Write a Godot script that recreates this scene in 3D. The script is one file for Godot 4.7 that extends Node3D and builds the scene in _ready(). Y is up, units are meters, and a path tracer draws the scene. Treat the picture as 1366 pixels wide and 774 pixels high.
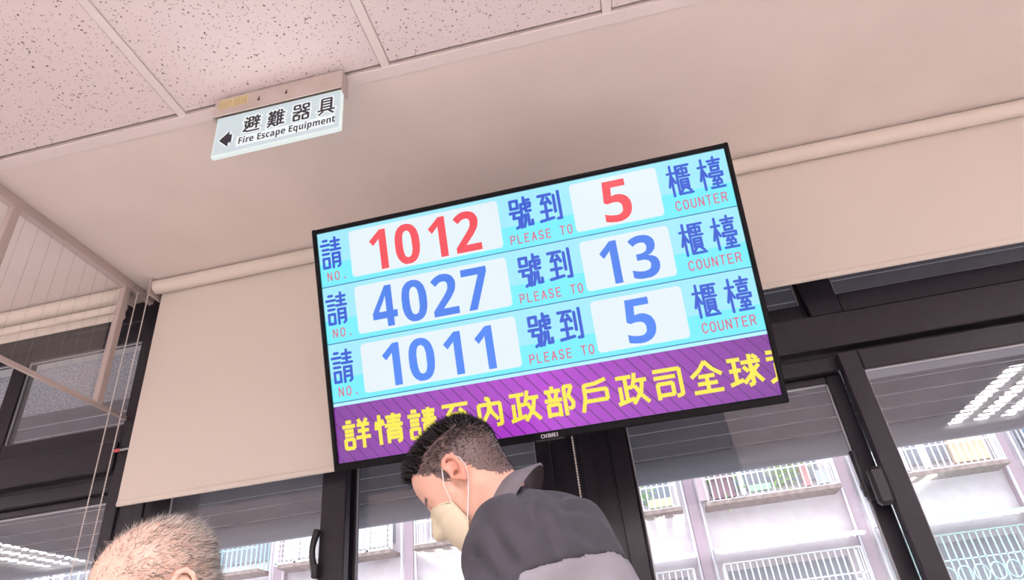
extends Node3D
# World: x runs along the window wall, y is up, the window wall stands at negative z.
# P(x, u, f): u is metres above the camera, f metres in front of it, square to the window wall.
const CY := 1.2
const H := 1.49
var M := {}
var used := {}
var neck_end := Vector3(-.012, -.155, 0)
var rng := RandomNumberGenerator.new()

func P(x: float, u: float, f: float) -> Vector3:
	return Vector3(x, u + CY, -f)

func _ready() -> void:
	rng.seed = 7
	var cam := Camera3D.new()
	cam.name = "camera"
	var b := Basis(Vector3(.97415, -.09594, -.20452), Vector3(.18806, .84602, .49888), Vector3(.12517, -.52445, .84219))
	cam.transform = Transform3D(b.orthonormalized(), P(0, 0, 0))
	cam.fov = rad_to_deg(2.0 * atan(387.0 / 880.0))
	cam.near = 0.02
	cam.far = 200.0
	cam.current = true
	add_child(cam)
	var env := Environment.new()
	env.background_mode = Environment.BG_SKY
	var sky := Sky.new()
	var sm := ProceduralSkyMaterial.new()
	sm.sky_top_color = Color(.93, .95, 1.0)
	sm.sky_horizon_color = Color(.97, .98, 1.0)
	sm.ground_horizon_color = Color(.8, .8, .82)
	sm.ground_bottom_color = Color(.6, .6, .62)
	sm.sky_energy_multiplier = 1.95
	sm.ground_energy_multiplier = 1.0
	sky.sky_material = sm
	env.sky = sky
	env.tonemap_mode = Environment.TONE_MAPPER_LINEAR
	env.tonemap_exposure = 1.0
	env.sdfgi_enabled = true
	env.ssao_enabled = true
	env.ssil_enabled = true
	var we := WorldEnvironment.new()
	we.name = "environment"
	we.environment = env
	add_child(we)
	materials()
	lamps()
	room()
	windows()
	blinds()
	smoke_screen()
	television()
	escape_sign()
	outside()
	man()
	old_man()

# ------------------------------------------------------------------ helpers
func S(r: int, g: int, bl: int) -> Color:
	return Color8(r, g, bl)

func mat(c: Color, rough := .7, metal := 0.0) -> StandardMaterial3D:
	var m := StandardMaterial3D.new()
	m.albedo_color = c
	m.roughness = rough
	m.metallic = metal
	return m

func new_st() -> SurfaceTool:
	var st := SurfaceTool.new()
	st.begin(Mesh.PRIMITIVE_TRIANGLES)
	st.set_smooth_group(-1)
	return st

func numbered(called: String) -> String:
	var n: int = used.get(called, 0)
	used[called] = n + 1
	return called if n == 0 else "%s_%03d" % [called, n]

func put(called: String, mesh: Mesh, m: Material, parent: Node = null) -> MeshInstance3D:
	var o := MeshInstance3D.new()
	o.mesh = mesh
	o.material_override = m
	if parent == null or parent == self:
		o.name = numbered(called)
		add_child(o, true)
	else:
		o.name = called
		parent.add_child(o, true)
	return o

func obj(called: String, st: SurfaceTool, m: Material, parent: Node = null) -> MeshInstance3D:
	st.generate_normals()
	return put(called, st.commit(), m, parent)

func thing(called: String, label := "", category := "", at := Vector3.ZERO, group := "") -> Node3D:
	var o := Node3D.new()
	o.name = numbered(called)
	o.position = at
	add_child(o, true)
	tag(o, label, category, group)
	return o

func tag(o: Node, label: String, category := "", group := "", kind := "") -> Node:
	if label: o.set_meta("label", label)
	if category: o.set_meta("category", category)
	if group: o.set_meta("group", group)
	if kind: o.set_meta("kind", kind)
	return o

func struct(o: Node, label: String, category := "wall") -> Node:
	return tag(o, label, category, "", "structure")

func tri(st: SurfaceTool, a: Vector3, b: Vector3, c: Vector3) -> void:
	st.add_vertex(a); st.add_vertex(b); st.add_vertex(c)

func quad(st: SurfaceTool, a: Vector3, b: Vector3, c: Vector3, d: Vector3) -> void:
	tri(st, a, b, c); tri(st, a, c, d)

func face_out(st: SurfaceTool, pts: Array, mid: Vector3) -> void:
	# a convex face, wound clockwise as seen from outside the solid around mid
	var n: Vector3 = (pts[1] - pts[0]).cross(pts[2] - pts[0])
	var c: Vector3 = Vector3.ZERO
	for q in pts: c += q
	c /= pts.size()
	var list := pts.duplicate()
	if n.dot(c - mid) > 0: list.reverse()
	for i in range(1, list.size() - 1):
		tri(st, list[0], list[i], list[i + 1])

func cbox(st: SurfaceTool, c: Vector3, size: Vector3, bev := .0, basis := Basis()) -> void:
	var h := size / 2
	bev = minf(bev, minf(h.x, minf(h.y, h.z)) * .9)
	if bev <= 0.0:
		for ax in 3:
			for s in [-1.0, 1.0]:
				var a := Vector3.ZERO; var u := Vector3.ZERO; var v := Vector3.ZERO
				a[ax] = h[ax] * s; u[(ax + 1) % 3] = h[(ax + 1) % 3]; v[(ax + 2) % 3] = h[(ax + 2) % 3]
				face_out(st, [c + basis * (a + u + v), c + basis * (a + u - v), c + basis * (a - u - v), c + basis * (a - u + v)], c)
		return
	for ax in 3:
		var i1 := (ax + 1) % 3
		var i2 := (ax + 2) % 3
		for s in [-1.0, 1.0]:
			var f := []
			for q in [[1, 1], [1, -1], [-1, -1], [-1, 1]]:
				var v := Vector3.ZERO
				v[ax] = h[ax] * s; v[i1] = (h[i1] - bev) * q[0]; v[i2] = (h[i2] - bev) * q[1]
				f.append(c + basis * v)
			face_out(st, f, c)
		for s1 in [-1.0, 1.0]:
			for s2 in [-1.0, 1.0]:
				var f := []
				for e in [[-1, 0], [1, 0], [1, 1], [-1, 1]]:
					var v := Vector3.ZERO
					v[ax] = (h[ax] - bev) * e[0]
					v[i1] = (h[i1] - (bev if e[1] == 1 else 0.0)) * s1
					v[i2] = (h[i2] - (0.0 if e[1] == 1 else bev)) * s2
					f.append(c + basis * v)
				face_out(st, f, c)
	for sx in [-1.0, 1.0]:
		for sy in [-1.0, 1.0]:
			for sz in [-1.0, 1.0]:
				var f := []
				for k in 3:
					var v := Vector3((h.x - bev) * sx, (h.y - bev) * sy, (h.z - bev) * sz)
					v[k] = h[k] * [sx, sy, sz][k]
					f.append(c + basis * v)
				face_out(st, f, c)

# a box between x, u and f bounds
func bx(st: SurfaceTool, x0: float, x1: float, u0: float, u1: float, f0: float, f1: float, bev := .0, off := Vector3.ZERO) -> void:
	cbox(st, P((x0 + x1) / 2, (u0 + u1) / 2, (f0 + f1) / 2) - off, Vector3(absf(x1 - x0), absf(u1 - u0), absf(f1 - f0)), bev)

func box1(called: String, x0: float, x1: float, u0: float, u1: float, f0: float, f1: float, m: Material, parent: Node = null, bev := .0) -> MeshInstance3D:
	var st := new_st()
	bx(st, x0, x1, u0, u1, f0, f1, bev, parent.position if parent is Node3D and parent != self else Vector3.ZERO)
	return obj(called, st, m, parent)

func tube(st: SurfaceTool, pts: Array, radii, sides := 8, caps := true) -> void:
	var rings := []
	var up := Vector3.UP
	for i in pts.size():
		var d: Vector3 = (pts[mini(i + 1, pts.size() - 1)] - pts[maxi(i - 1, 0)]).normalized()
		if absf(d.dot(up)) > .95: up = Vector3.RIGHT if absf(d.x) < .9 else Vector3.BACK
		var a := d.cross(up).normalized()
		var b := d.cross(a).normalized()
		up = -b if absf(d.dot(b)) < .5 else up
		var r: float = radii[i] if radii is Array else radii
		var ring := []
		for k in sides:
			var t := TAU * k / sides
			ring.append(pts[i] + (a * cos(t) + b * sin(t)) * r)
		rings.append(ring)
	st.set_smooth_group(0)
	for i in pts.size() - 1:
		for k in sides:
			var k2 := (k + 1) % sides
			face_out(st, [rings[i][k], rings[i][k2], rings[i + 1][k2], rings[i + 1][k]], (pts[i] + pts[i + 1]) / 2)
	st.set_smooth_group(-1)
	if caps:
		face_out(st, rings[0], pts[1])
		face_out(st, rings[-1], pts[-2])

# a ribbon of given thickness swept along x: profile points are (u, f)
func swept_x(st: SurfaceTool, prof: Array, x0: float, x1: float, closed := true, smooth := true) -> void:
	var mid := Vector3.ZERO
	for q in prof: mid += P(0, q.x, q.y)
	mid /= prof.size()
	st.set_smooth_group(0 if smooth else -1)
	var n := prof.size()
	for i in (n if closed else n - 1):
		var a: Vector2 = prof[i]
		var c: Vector2 = prof[(i + 1) % n]
		face_out(st, [P(x0, a.x, a.y), P(x1, a.x, a.y), P(x1, c.x, c.y), P(x0, c.x, c.y)], Vector3((x0 + x1) / 2, mid.y, mid.z))
	st.set_smooth_group(-1)
	if closed:
		for x in [x0, x1]:
			var f := []
			for q in prof: f.append(P(x, q.x, q.y))
			face_out(st, f, Vector3((x0 + x1) / 2, mid.y, mid.z))

func noise_tex(freq: float, lo: Color, hi: Color, size := 512, oct := 4, sd := 1) -> NoiseTexture2D:
	var n := FastNoiseLite.new()
	n.seed = sd
	n.frequency = freq
	n.fractal_octaves = oct
	var g := Gradient.new()
	g.set_color(0, lo); g.set_color(1, hi)
	var t := NoiseTexture2D.new()
	t.width = size; t.height = size
	t.seamless = true
	t.noise = n
	t.color_ramp = g
	return t

func tri_mat(c: Color, rough: float, tex: Texture2D, scale: float) -> StandardMaterial3D:
	var m := mat(c, rough)
	m.albedo_texture = tex
	m.uv1_triplanar = true
	m.uv1_world_triplanar = true
	m.uv1_scale = Vector3.ONE * scale
	return m

func glass(alpha := .05, tint := Color(.86, .86, .92)) -> StandardMaterial3D:
	var m := mat(Color(tint.r, tint.g, tint.b, alpha), .02)
	m.transparency = BaseMaterial3D.TRANSPARENCY_ALPHA
	return m

func tile_texture() -> ImageTexture:
	# mineral-fibre tile: white paint with scattered pinholes and short fissures
	var n := 1024
	var im := Image.create(n, n, false, Image.FORMAT_RGB8)
	im.fill(Color8(255, 255, 255))
	var r := RandomNumberGenerator.new()
	r.seed = 3
	for i in 5400:
		var x := r.randi_range(0, n - 1)
		var y := r.randi_range(0, n - 1)
		var big := r.randf()
		var len := 1 if big < .88 else r.randi_range(2, 3)
		var w := 2 if big < .75 else 3
		var tone := r.randi_range(110, 195)
		var dx := r.randi_range(-1, 1)
		var dy := r.randi_range(-1, 1)
		for k in len:
			for a in w:
				for q in w:
					im.set_pixel(posmod(x + a + k * dx, n), posmod(y + q + k * dy, n), Color8(tone, tone - 12, tone - 16))
	return ImageTexture.create_from_image(im)

func materials() -> void:
	M.paint = tri_mat(S(226, 213, 208), .75, noise_tex(.02, Color(.97, .97, .97), Color(1, 1, 1), 256, 3, 5), .6)
	M.tile = tri_mat(S(222, 208, 209), .9, tile_texture(), 1.0 / 1.1)
	M.rail = mat(S(226, 213, 212), .5)
	M.wall = mat(S(232, 226, 222), .8)
	M.floor = tri_mat(S(222, 217, 212), .35, noise_tex(.03, Color(.9, .9, .9), Color(1, 1, 1), 256, 4, 9), .8)
	M.alu = tri_mat(S(42, 38, 46), .34, noise_tex(.05, Color(.86, .86, .86), Color(1, 1, 1), 256, 4, 2), 2.0)
	M.alu.metallic_specular = .4
	M.alu_dark = mat(S(34, 31, 38), .45)
	M.gasket = mat(S(176, 172, 178), .4, .3)
	M.glass = glass()
	M.fabric = tri_mat(S(224, 212, 203), .85, noise_tex(.12, Color(.95, .95, .95), Color(1, 1, 1), 512, 2, 4), 6.0)
	M.fabric.backlight_enabled = true
	M.fabric.backlight = Color(.12, .11, .10)
	M.bead = mat(S(225, 215, 210), .4)
	M.frame_paint = mat(S(188, 172, 168), .42)
	M.black = mat(S(14, 13, 18), .4)
	M.black.metallic_specular = .25
	M.black_soft = mat(S(28, 26, 32), .6)
	M.white = mat(S(235, 235, 235), .5)

# ------------------------------------------------------------------ lamps
func lamps() -> void:
	M.tube = mat(S(255, 255, 255), .5)
	M.tube.emission_enabled = true
	M.tube.emission = Color(1, .98, .97)
	M.tube.emission_energy_multiplier = 1.6
	M.reflector = mat(S(240, 240, 240), .25, .6)
	var spots := [[2.63, -.9, "reflected in the window pane at the right"], [.2, -.9, "over the middle of the hall, front row"], [-5.2, -.9, "reflected in the window pane at the left edge"], [2.63, -3.6, "in the back row on the right"], [.2, -3.6, "in the back row in the middle"], [-2.2, -3.6, "in the back row left of the middle"], [-5.2, -3.6, "in the back row on the left"]]
	for s in spots:
		var t := thing("ceiling_light", "white louvred fluorescent ceiling light " + s[2], "light", P(s[0], H, s[1]), "fluorescent ceiling lights")
		var st := new_st()
		cbox(st, Vector3(0, -.004, 0), Vector3(.62, .008, 1.22), .0)
		for q in [-1, 1]:
			cbox(st, Vector3(.305 * q, -.045, 0), Vector3(.012, .074, 1.22), .003)
			cbox(st, Vector3(0, -.045, .605 * q), Vector3(.598, .074, .012), .003)
		obj("housing", st, M.white, t)
		for k in 3:
			var x := (k - 1) * .19
			st = new_st()
			for q in [-1, 1]:
				quad(st, Vector3(x + .09 * q, -.07, -.59), Vector3(x + .09 * q, -.07, .59), Vector3(x + .02 * q, -.012, .59), Vector3(x + .02 * q, -.012, -.59))
			obj("reflector", st, M.reflector, t)
			st = new_st()
			tube(st, [Vector3(x, -.034, -.58), Vector3(x, -.034, .58)], .013, 10)
			obj("lamp_tube", st, M.tube, t)
			var l := AreaLight3D.new()
			l.name = "tube_light"
			l.area_size = Vector2(.10, 1.16)
			l.light_energy = 2.85
			l.light_color = Color(1, .972, .975)
			l.area_range = 14.0
			l.area_attenuation = 2.0
			l.shadow_enabled = true
			l.position = Vector3(x, -.05, 0)
			l.rotation_degrees = Vector3(-90, 0, 0)
			t.add_child(l, true)
		st = new_st()
		for k in 13:
			cbox(st, Vector3(0, -.071, -.54 + k * .09), Vector3(.58, .014, .003))
		obj("louver", st, M.white, t)

# ------------------------------------------------------------------ room
func room() -> void:
	var XL := -6.0
	var XR := 4.4
	var FB := -5.2
	struct(box1("floor", XL - .2, XR + .2, -CY - .15, -CY, FB - .2, 2.2, M.floor), "pale polished floor of the office hall", "floor")
	struct(box1("wall_left", XL - .2, XL, -CY, H + .2, FB, 2.2, M.wall), "plain white left wall of the hall")
	struct(box1("wall_right", XR, XR + .2, -CY, H + .2, FB, 2.2, M.wall), "plain white right wall of the hall")
	struct(box1("wall_back", XL - .2, XR + .2, -CY, H + .2, FB - .2, FB, M.wall), "plain white back wall of the hall")
	# ceiling: slab, tiles laid in a rail grid, and the plain board strip along the windows
	var c := Node3D.new()
	c.name = "ceiling"
	add_child(c)
	struct(c, "white perforated tile ceiling in a metal grid, plain board strip by the windows", "ceiling")
	box1("slab", XL - .2, XR + .2, H + .06, H + .26, FB - .2, 2.2, M.wall, c)
	var edge := 1.143
	box1("soffit_board", XL, XR, H, H + .05, edge + .012, 2.2, M.paint, c)
	var tm := new_st()
	cbox(tm, Vector3.ZERO, Vector3(.583, .016, .583), .004)
	tm.generate_normals()
	var tile_mesh := tm.commit()
	var gx := -1.052
	var g := .607
	var nz := int(ceil((edge - FB) / g))
	for i in range(-8, 9):
		var x0 := gx + i * g
		if x0 + g < XL or x0 > XR: continue
		for k in nz:
			var f1 := edge - k * g
			var o := put("ceiling_tile", tile_mesh, M.tile, c)
			o.position = P(x0 + g / 2, H + .0095, f1 - g / 2)
			o.rotation.y = [0.0, PI / 2, PI, -PI / 2][(i * 7 + k * 3 + 64) % 4]
	for i in range(-8, 10):
		var x := gx + i * g
		if x < XL or x > XR: continue
		box1("ceiling_rail", x - .012, x + .012, H - .001, H + .025, FB, edge, M.rail, c, .001)
	for k in range(1, nz):
		box1("ceiling_rail", XL, XR, H - .0005, H + .024, edge - k * g - .012, edge - k * g + .012, M.rail, c, .001)
	struct(box1("trim_1", XL, XR, H - .003, H + .03, edge - .004, edge + .032, M.rail, null, .001), "thin metal edge strip between tile ceiling and board strip", "trim")

# ------------------------------------------------------------------ windows
func pane(parent: Node, x0: float, x1: float, u0: float, u1: float, f: float) -> void:
	box1("pane", x0, x1, u0, u1, f - .0025, f + .0025, M.glass, parent)
	var st := new_st()
	var w := .004
	for q in [[x0, x1, u1 - w, u1], [x0, x1, u0, u0 + w], [x0, x0 + w, u0, u1], [x1 - w, x1, u0, u1]]:
		bx(st, q[0], q[1], q[2], q[3], f - .008, f - .003)
	obj("gasket", st, M.gasket, parent)

func sash(parent: Node, x0: float, x1: float, u0: float, u1: float, f: float, wl: float, wr: float, wt: float, wb: float) -> Node3D:
	var s := Node3D.new()
	s.name = "sash"
	parent.add_child(s, true)
	var d := .018
	box1("stile", x0, x0 + wl, u0, u1, f - d, f + d, M.alu, s, .003)
	box1("stile", x1 - wr, x1, u0, u1, f - d, f + d, M.alu, s, .003)
	box1("rail", x0 + wl, x1 - wr, u1 - wt, u1, f - d, f + d, M.alu, s, .003)
	box1("rail", x0 + wl, x1 - wr, u0, u0 + wb, f - d, f + d, M.alu, s, .003)
	pane(s, x0 + wl, x1 - wr, u0 + wb, u1 - wt, f)
	return s

func handle(parent: Node, x: float, u: float, f: float, side := 1.0) -> void:
	# a recessed-grip pull: flat plate with a bowed lever
	var st := new_st()
	var pts := []
	var rad := []
	for i in 9:
		var t := i / 8.0
		pts.append(P(x + side * (.003 + .006 * sin(t * PI)), u + .06 - .12 * t, f - .012 - .014 * sin(t * PI)))
		rad.append(.012 - .003 * sin(t * PI))
	tube(st, pts, rad, 8)
	bx(st, x - .009, x + .009, u - .075, u - .035, f - .03, f, .004)
	obj("handle", st, M.alu_dark, parent)

func window(called: String, label: String, x0: float, x1: float, lower: Array, upper: Array) -> Node3D:
	var w := Node3D.new()
	w.name = called
	add_child(w)
	struct(w, label, "window")
	var sill := -.35
	var top := 1.40
	box1("transom", x0, x1, .795, .903, 1.93, 2.10, M.alu, w, .004)
	box1("groove", x0, x1, .775, .925, 1.975, 2.09, M.alu_dark, w)
	box1("head_rail", x0, x1, .735, .783, 1.97, 2.10, M.alu, w, .003)
	box1("sill_rail", x0, x1, sill, sill + .05, 1.93, 2.10, M.alu, w, .003)
	box1("top_rail", x0, x1, top, H, 1.95, 2.10, M.alu, w, .003)
	for s in lower:
		var front: bool = s[2] < 1.96
		var n := sash(w, s[0], s[1], sill + .05, .774 if front else .735, s[2], s[3], s[4], s[5] + (.039 if front else 0.0), .06)
		if s.size() > 6: handle(n, s[6], s[7], s[2] - .016, s[8])
	for s in upper:
		sash(w, s[0], s[1], .918, top, s[2], s[3], s[4], s[5] if s.size() > 5 else .05, .066)
	return w

func windows() -> void:
	struct(box1("wall_front", -6.0, 4.4, -CY, -.35, 1.95, 2.15, M.wall), "white wall below the window sills")
	struct(box1("wall_front_upper", -6.0, 4.4, H, H + 1.1, 2.10, 2.3, M.wall), "wall above the windows")
	# posts between the window units
	for q in [[-6.0, -4.75, "far left of the hall"], [-1.738, -1.512, "beside the lowered left blind"], [-.272, .0, "under the screen, behind the single bead chain"], [1.62, 1.85, "right of the sliding windows"], [3.3, 4.4, "far right of the hall"]]:
		var st := new_st()
		bx(st, q[0], q[1], -.35, H, 1.95, 2.12, .004)
		if q[1] - q[0] < .5:
			bx(st, q[0], q[0] + .045, -.35, H, 1.94, 1.95, .002)
			bx(st, q[1] - .05, q[1], -.35, H, 1.94, 1.95, .002)
			bx(st, (q[0] + q[1]) / 2 - .004, (q[0] + q[1]) / 2 + .03, -.35, H, 1.944, 1.95, .002)
		struct(obj("trim", st, M.alu), "dark bronze aluminium window post " + q[2], "post")
	window("window_1", "dark framed window behind the clear hanging glass panel at the left", -4.75, -1.738,
		[[-4.75, -3.2, 1.975, .05, .05, .035], [-3.24, -1.738, 2.015, .05, .012, .026]],
		[[-4.75, -3.2, 1.975, .05, .05], [-3.24, -2.285, 2.015, .05, .08], [-2.285, -1.738, 2.0, .004, .035, .07]])
	box1("latch_tip", -1.738, -1.716, .855, .866, 1.922, 1.93, mat(S(196, 80, 84), .5), get_node("window_1"), .002)
	box1("latch_arm", -1.716, -1.680, .857, .864, 1.922, 1.93, M.gasket, get_node("window_1"), .002)
	window("window_2", "dark framed sliding window below the lowered cream blind", -1.512, -.272,
		[[-1.512, -.875, 1.948, .02, .082, .03, -.955, .425, -1.0], [-.93, -.272, 2.02, .055, .01, .026]],
		[[-1.512, -.875, 1.975, .03, .08], [-.93, -.272, 2.02, .055, .03]])
	var w3 := window("window_3", "dark framed sliding window right of the screen with a pull handle", 0.0, 1.62,
		[[0.0, .668, 2.02, .008, .045, .022, .620, .435, -1.0], [.656, 1.62, 1.948, .056, .05, .024]],
		[[0.0, .668, 2.02, .03, .04], [.636, 1.62, 1.985, .096, .05]])
	box1("latch", .615, .656, .335, .434, 1.918, 1.948, M.alu_dark, w3, .008)
	window("window_4", "dark framed sliding window far to the right", 1.85, 3.3,
		[[1.85, 2.6, 1.975, .05, .05, .03], [2.56, 3.3, 2.015, .05, .05, .026]],
		[[1.85, 2.6, 1.975, .05, .05], [2.56, 3.3, 2.015, .05, .05]])

# ------------------------------------------------------------------ blinds
func bead_chain(st: SurfaceTool, a: Vector3, b: Vector3) -> void:
	var n := int(a.distance_to(b) / .0075)
	var r := .0036
	for i in n:
		var c := a.lerp(b, (i + .5) / n)
		for sx in [-1.0, 1.0]:
			for sy in [-1.0, 1.0]:
				for sz in [-1.0, 1.0]:
					face_out(st, [c + Vector3(r * sx, 0, 0), c + Vector3(0, r * sy, 0), c + Vector3(0, 0, r * sz)], c)
	tube(st, [a, b], .0009, 4, false)

func blind(label: String, x0: float, x1: float, u_low: float, chain_x: Array, chain_low: float) -> void:
	var ff := 1.868
	var t := thing("roller_blind", label, "blind", P((x0 + x1) / 2, H, 1.845))
	var st := new_st()
	var prof := []
	for k in 20:
		prof.append(Vector2(1.462 + .027 * cos(TAU * k / 20), 1.843 + .027 * sin(TAU * k / 20)))
	swept_x(st, prof, x0, x1)
	shift(obj("roller", st, M.fabric, t), t)
	# the cloth: a thin sheet with very slight waves
	st = new_st()
	st.set_smooth_group(0)
	var n := 24
	for i in n:
		for s in [0.0, .0012]:
			var quadp := []
			for e in [[i, 1.462], [i + 1, 1.462], [i + 1, u_low], [i, u_low]]:
				var xx: float = lerpf(x0 + .01, x1 - .01, float(e[0]) / n)
				var low: bool = e[1] == u_low
				quadp.append(P(xx, e[1], ff + s + (.0025 * sin(xx * 9.0) if low else 0.0)))
			face_out(st, quadp, quadp[0] + Vector3(0, 0, 1 if s > 0 else -1))
	shift(obj("cloth", st, M.fabric, t), t)
	box1("bottom_bar", x0 + .008, x1 - .008, u_low - .006, u_low + .012, ff - .005, ff + .006, M.fabric, t, .003)
	for x in [x0 - .012, x1 + .004]:
		box1("bracket", x, x + .008, 1.42, H, 1.815, 1.885, M.frame_paint, t, .002)
	if chain_x:
		st = new_st()
		for x in chain_x:
			bead_chain(st, P(x, 1.45, 1.83), P(x, chain_low, 1.83))
		shift(obj("bead_chain", st, M.bead, t), t)

func shift(o: MeshInstance3D, t: Node3D) -> void:
	# the mesh was laid out in world space; its node takes that back relative to its thing
	o.position = -t.position

func blinds() -> void:
	blind("cream roller blind lowered low, left of the screen", -1.64, -.19, .648, [-1.705, -1.657], .1)
	blind("cream roller blind half lowered, right of the screen", -.13, 1.64, .998, [-.148], .1)
	# the rolled-up one behind the glass panel: a thicker roll over a cassette
	blind("cream roller blind rolled up behind the hanging glass panel", -4.7, -1.765, 1.372, [], .1)
	var t := get_child(get_child_count() - 1)
	for q in [[1.452, .018], [1.412, .016]]:
		var st := new_st()
		var prof := []
		for k in 14:
			prof.append(Vector2(q[0] + q[1] * cos(TAU * k / 14), 1.856 + q[1] * .9 * sin(TAU * k / 14)))
		swept_x(st, prof, -4.69, -1.77)
		shift(obj("cloth_roll", st, M.fabric, t), t)

# ------------------------------------------------------------------ hanging glass smoke screen
func smoke_screen() -> void:
	var x := -1.735
	var t := thing("glass_panel", "clear wired glass panel in a pale metal frame hung from the ceiling at the left", "glass panel", P(x, H, 1.3))
	var ub := .985
	box1("top_rail", x - .014, x + .014, H - .035, H, -.4, 1.815, M.frame_paint, t, .002)
	box1("bottom_rail", x - .006, x + .006, ub - .008, ub + .008, -.4, 1.96, M.frame_paint, t, .002)
	box1("end_rail", x - .012, x + .012, H - .03, H - .004, 1.818, 1.95, M.frame_paint, t, .002)
	for f in [1.80, 1.30, .80, .3]:
		box1("post", x - .012, x + .012, ub, H - .035, f - .014, f + .014, M.frame_paint, t, .002)
	box1("pane", x - .002, x + .002, ub + .008, H - .02, -.4, 1.95, glass(.02), t)
	var st := new_st()
	for k in 30:
		var f := 1.76 - k * .052
		tube(st, [P(x, ub, f), P(x, H - .03, f)], .0005, 4, false)
	shift(obj("wire", st, mat(S(150, 145, 148), .5, .5), t), t)

# ------------------------------------------------------------------ drawing on images
func dot(im: Image, x: int, y: int, c: Color, a: float) -> void:
	if x < 0 or y < 0 or x >= im.get_width() or y >= im.get_height(): return
	im.set_pixel(x, y, im.get_pixel(x, y).lerp(c, a))

func stroke(im: Image, a: Vector2, b: Vector2, w: float, c: Color, square := false) -> void:
	var h := w / 2
	var d := b - a
	var l2 := d.length_squared()
	var dn := d.normalized()
	for y in range(int(floor(minf(a.y, b.y) - h - 1)), int(ceil(maxf(a.y, b.y) + h + 1)) + 1):
		for x in range(int(floor(minf(a.x, b.x) - h - 1)), int(ceil(maxf(a.x, b.x) + h + 1)) + 1):
			var p := Vector2(x + .5, y + .5)
			var cov: float
			if square:
				var along := (p - a).dot(dn)
				var across := absf((p - a).dot(Vector2(-dn.y, dn.x)))
				var over := maxf(-along, along - sqrt(l2)) - h * .25
				cov = minf(h - across + .5, .5 - over)
			else:
				var t := clampf((p - a).dot(d) / maxf(l2, 1e-6), 0, 1)
				cov = h - p.distance_to(a + d * t) + .5
			if cov > 0: dot(im, x, y, c, minf(cov, 1.0))

# strokes on a 100 by 100 grid; a list of polylines
func glyph(im: Image, g: Array, at: Vector2, size: Vector2, w: float, c: Color, square := false) -> void:
	for line in g:
		for i in range(0, line.size() - 2, 2):
			stroke(im, at + Vector2(line[i], line[i + 1]) * size / 100.0, at + Vector2(line[i + 2], line[i + 3]) * size / 100.0, w, c, square)

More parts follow.
